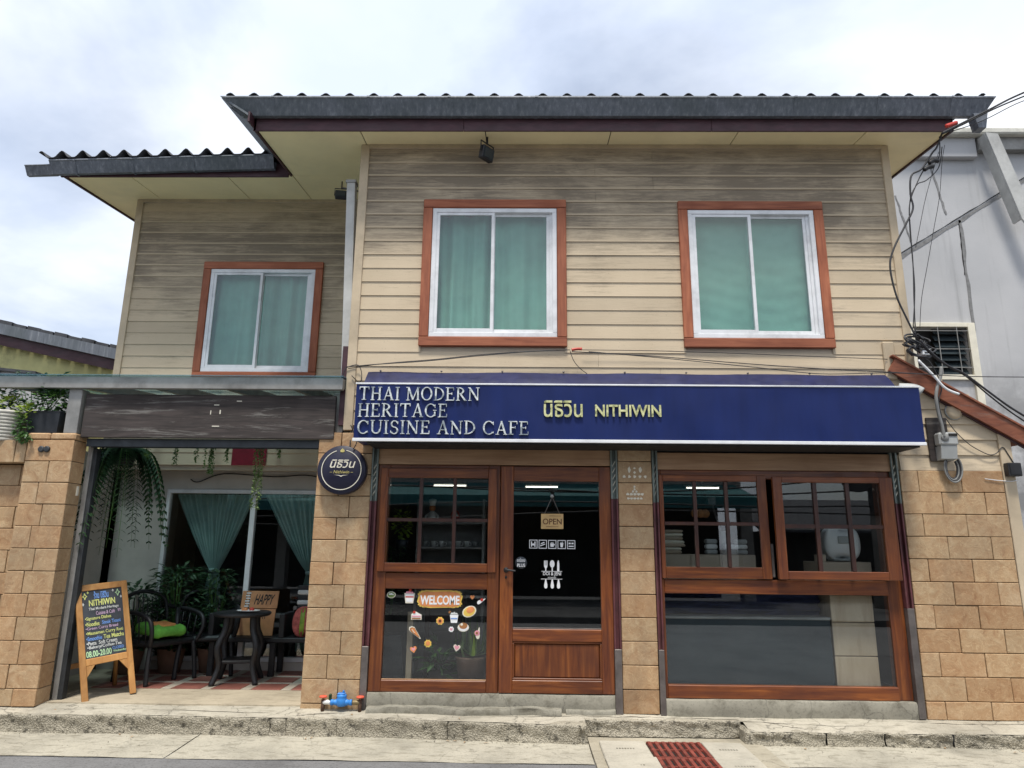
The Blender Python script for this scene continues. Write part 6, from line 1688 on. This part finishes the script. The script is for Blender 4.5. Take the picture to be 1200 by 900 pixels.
BX = thing('appliance_box', 'beige carton under the white cooker behind the right sash', 'box', (3.05, .3, 1.235))
MB().box(2.80, 3.30, .12, .48, 1.236, 1.50, b=.006).build('carton', M['beige_laminate'], BX)
MB().box(2.80, 3.30, .118, .1195, 1.352, 1.362).build('tape', M['cream_print'], BX)
RC = thing('rice_cooker', 'white rice cooker behind the panes of the right sash', 'rice cooker', (3.09, .28, 1.50), None, math.radians(-10), True)
mb = cushion_mesh(.165, .15, .16); mb.v = [(x, y, z + .17) for x, y, z in mb.v]; mb.build('body', M['white_plastic'], RC)
MB().box(-.05, .05, -.163, -.145, .17, .24, b=.006).build('panel', M['grey_plastic'], RC)
MB().lathe([(.12, .008), (.12, .03), (0, .03)], (0, 0, 0), 18).build('base', M['grey_plastic'], RC)
SB = thing('small_carton', 'small beige carton beside the white cooker', 'box', (2.845, .17, 1.5)); MB().box(2.80, 2.89, .14, .20, 1.501, 1.565, b=.003).build('carton', M['beige_laminate'], SB)
LC = thing('low_cabinet', 'row of beige laminate drawer units behind the left sliding sash', 'cabinet', (1.8, .55, 1.03))
MB().box(1.33, 2.25, .222, .55, 1.21, 1.555).build('carcass', M['beige_laminate'], LC)
for a, b in ((1.31, 1.60), (1.607, 1.90), (1.907, 2.20)): MB().box(a + .02, b, .205, .221, 1.215, 1.55, b=.004).build('door', M['beige_laminate'], LC)
NP = thing('napkin_stack', 'pile of folded beige cloths at the left of the sliding sash', 'cloths', (1.43, .6, 1.566))
for k in range(7):
    x0 = 1.32 + random.uniform(0, .02)
    mb = MB().box(x0, 1.57 + random.uniform(-.02, .02), .24, .46, 1.557 + k * .033, 1.587 + k * .033, b=.013, jit=.004); mb.build('cloth', M['cream_print' if k % 2 else 'beige_laminate'], NP)
for i, (x, n_) in enumerate(((1.85, 3), (2.03, 2), (2.14, 3))):
    o = thing('container_stack', ('leftmost', 'middle', 'rightmost')[i] + ' stack of small clear food containers on the beige drawers', 'containers', (x, .62, 1.566), 'stacks of food containers')
    for k in range(n_): MB().box(x - .055, x + .055, .26, .36, 1.557 + k * .05, 1.601 + k * .05, b=.012).build('box', M['white_plastic' if k % 2 else 'grey_plastic'], o)
UT = thing('utensil_jar', 'jar of whisks and utensils behind the left sliding sash', 'utensils', (2.03, .42, 1.70), None, 0, True)
MB().lathe([(.045, -.135), (.05, .08), (.044, .08), (.04, -.12)], (0, 0, 0), 16).build('jar', M['grey_plastic'], UT)
mb = MB()
for k in range(8):
    a = k * math.pi / 8
    mb.tube([(0, 0, .05), (.05 * math.cos(a), .05 * math.sin(a), .22), (.045 * math.cos(a), .045 * math.sin(a), .28), (0, 0, .32), (-.045 * math.cos(a), -.045 * math.sin(a), .28), (-.05 * math.cos(a), -.05 * math.sin(a), .22), (0, 0, .05)], .0022, 4)
mb.build('whisk', M['galvanised'], UT)
MB().tube([(-.03, 0, .02), (-.12, 0, .36)], .009, 6, False).build('spatula_handle', M['galvanised'], UT)
MB().box(-.16, -.08, -.01, .01, .34, .42, b=.004).build('spatula_blade', M['galvanised'], UT)
KH = thing('copper_pan', 'copper coloured scoops hanging behind the middle upper pane', 'utensils', (1.78, .35, 1.95), None, 0, True)
for k in range(3):
    mb = MB().lathe([(0, 0), (.04, .012), (.045, .03), (.04, .03)], (k * .05 - .05, 0, 0), 14, 'Y'); mb.build('scoop', M['cake_brown'], KH)

t = NT('tube_glow'); t.fin((0.9, 0.9, 0.85), 0.4); t.b.inputs['Emission Color'].default_value = (1.0, 0.93, 0.80, 1); t.b.inputs['Emission Strength'].default_value = 2.8
for lbl, x, y in (('lit fluorescent tube lamp seen through the door glass', .05, 2.55), ('lit fluorescent tube lamp seen through the six-pane window', -1.15, 2.45), ('lit fluorescent tube lamp seen through the left sliding sash', 2.15, 2.5)):
    tl = thing('tube_lamp', lbl, 'lamp', (x, y, 2.36), 'lit tube lamps inside the shop')
    MB().tube([(x, y, 2.375), (x + .42, y, 2.375)], .009, 8, False).build('tube', M['tube_glow'], tl)
    MB().box(x - .03, x + .45, y - .03, y + .03, 2.395, 2.44, b=.006).build('fitting', M['grey_plastic'], tl)
    for q in (x - .012, x + .42): MB().box(q, q + .012, y - .012, y + .012, 2.36, 2.395).build('holder', M['white_plastic'], tl)
    MB().box(x + .2, x + .22, y - .01, y + .01, 2.44, 2.52).build('stem', M['white_plastic'], tl)

# ================================================================ ACROSS THE STREET (seen only in the glass)
OP = thing('opposite_shophouse', 'low shophouse row with teal awning across the street, mirrored in the shop glass', 'building', (-4, -14.5, 0))
MB().box(-16, 6.6, -17, -14.6, 2.9, 4.4).build('wall', M['opp_wall'], OP)
for k in range(7):
    x = -16 + k * 3.75; MB().box(x, x + .35, -14.9, -14.5, 0, 2.9).build('pier', M['opp_wall'], OP)
MB().box(-15.9, 6.5, -17, -16.9, 0, 2.9).build('dark_interior', M['opp_dark'], OP)
for k in range(4):
    x = -15.9 + k * 5.6
    MB().prism([(-14.6, 3.45), (-12.6, 2.95), (-12.6, 2.65), (-12.63, 2.65), (-12.63, 2.93), (-14.6, 3.41)], x, x + 5.5, 'X').build('awning', M['teal_awning'], OP)
MB().box(-16.3, 6.9, -17.2, -14.3, 4.41, 4.6, b=.03).build('roof', M['roof_cement'], OP)
struct('far_pavement', MB().box(-40, 40, -14, -9.0, -.1, .12), M['asphalt_far'])

LR = thing('low_shed', 'low dark roofed shed across the street, mirrored in the right sash', 'shed', (13, -14.5, 0))
MB().box(7.2, 24, -17, -14.6, 0, 2.1).build('wall', M['opp_dark'], LR)
MB().prism([(-14.2, 2.05), (-17.4, 3.1), (-17.4, 3.2), (-14.2, 2.13)], 7.0, 24.2, 'X').build('roof', M['roof_cement'], LR)
UP = thing('utility_pole', 'concrete utility pole with coiled cables across the street, mirrored in the right sash', 'pole', (9.3, -12.2, 0))
MB().tube([(9.3, -12.2, 0), (9.3, -12.2, 8.5)], .16, 12, False, .11).build('pole', M['opp_wall'], UP)
MB().box(8.6, 10.0, -12.26, -12.14, 5.6, 5.72).build('cross_arm', M['steel_dark'], UP)
MB().box(9.05, 9.55, -12.0, -11.8, 2.5, 3.6, b=.03).build('splice_box', M['black_plastic'], UP)
for k in range(5):
    r0 = .28 + .05 * k
    MB().tube([(8.75 + r0 * math.cos(a), -12.0 + .03 * k, 3.55 + r0 * math.sin(a)) for a in [q * .42 for q in range(16)]], .03, 6).build('coil', M['cable_black'], UP)
for i, (z, sag) in enumerate(((2.55, .25), (2.85, .3), (3.2, .22), (3.4, .35), (3.75, .3), (4.3, .3), (5.75, .4))):
    pts = [(9.3 + (-30 + 60 * q / 20), -12.0 - .02 * i, z - sag * (1 - ((q % 10) / 5 - 1) ** 2) + .15 * math.sin(q + i)) for q in range(21)]
    tag(MB().tube(pts, .022, 5).build('street_cable', M['cable_black']), ('lowest', 'second lowest', 'third lowest', 'fourth lowest', 'fifth lowest', 'second highest', 'highest')[i] + ' street cable along the far side of the road, mirrored in the glass', 'cable', 'street cables across the road')

# grit and crumbs of broken concrete lying along the kerb and in the gutter
gm = MB(); rg = random.Random(5)
for k in range(420):
    x = rg.uniform(-6, 6); y = kerb_y(x) - .012 - abs(rg.gauss(0, .05)) if rg.random() < .7 else rg.uniform(-.84, -.35)
    if .5 < x < 2.1: continue
    r0 = rg.uniform(.002, .0075); z = .012 * max(0, 1 - (kerb_y(x) - y) / .5) + .001
    pts = [(x + r0 * rg.uniform(.6, 1.3) * math.cos(a), y + r0 * rg.uniform(.6, 1.3) * math.sin(a)) for a in (0, 1.3, 2.5, 3.8, 5.1)]
    n = len(pts); gm.add([(p[0], p[1], z) for p in pts] + [(x, y, z + r0 * rg.uniform(.6, 1.1))], [(i, (i + 1) % n, n) for i in range(n)])
tag(gm.build('grit', M['concrete_kerb']), 'pale grit and crumbs of concrete lying in the gutter along the kerb', 'grit', kind='stuff')
lv = MB()
for k in range(26):
    x = rg.uniform(-5, 5); y = kerb_y(x) - rg.uniform(.02, .12) if k % 2 else rg.uniform(kerb_y(x) + .04, -.06)
    if .5 < x < 2.1: continue
    z = .016 if k % 2 else kerb_z(x) + .012; a = rg.uniform(0, 6.28)
    lv.leaf((x, y, z), (math.cos(a), math.sin(a), .05), (0, 0, 1), rg.uniform(.03, .06), rg.uniform(.012, .022), .3)
tag(lv.build('fallen_leaves', M['cardboard']), 'dry fallen leaves scattered on the sidewalk and gutter', 'leaves', kind='stuff')

# open cracks running through the sidewalk slab
def crack(pts, w):
    out = []
    for (xa, ya), (xb, yb) in zip(pts, pts[1:]):
        for k in range(8):
            f_ = k / 8; out.append((xa + (xb - xa) * f_ + rg.uniform(-.008, .008), ya + (yb - ya) * f_ + rg.uniform(-.010, .010)))
    out.append(pts[-1]); mb = MB(); L_ = []; R_ = []
    for i, (x, y) in enumerate(out):
        z0 = kerb_z(x) if not .56 < x < 1.93 else .158; yk = kerb_y(x) if not .56 < x < 1.93 else -.15
        z1 = .192 if x < -1.2 else (.18 if x < 1.3 else .172)
        z = z0 + (z1 - z0) * min(1, (y - yk) / -yk) + hn(x * .9, y * 2, .0028) + .0022
        ww = w * rg.uniform(.35, 1.2) * math.sin(math.pi * min(max(i / (len(out) - 1), .06), .94))
        L_.append((x, y - ww, z)); R_.append((x, y + ww, z))
    n = len(L_); mb.add(L_ + R_, [(i, i + 1, n + i + 1, n + i) for i in range(n - 1)])
    mb.build('crack', M['soil'], sidewalk)
for pts, w in (([(-.9, -.20), (-.2, -.16), (.45, -.11), (.9, -.10), (1.5, -.09), (2.0, -.12), (2.7, -.20), (3.3, -.17)], .006), ([(2.1, -.13), (2.35, -.24), (2.5, -.30)], .005), ([(-4.2, -.12), (-3.3, -.10), (-2.5, -.14), (-2.0, -.11)], .004),
               ([(-2.05, -.22), (-1.75, -.15), (-1.5, -.12)], .005), ([(.0, -.33), (.05, -.22), (.0, -.14)], .004), ([(3.1, -.05), (3.6, -.12), (4.2, -.10), (4.8, -.14)], .004), ([(-5.6, -.17), (-4.8, -.15), (-4.45, -.13)], .006)):
    crack(pts, w)
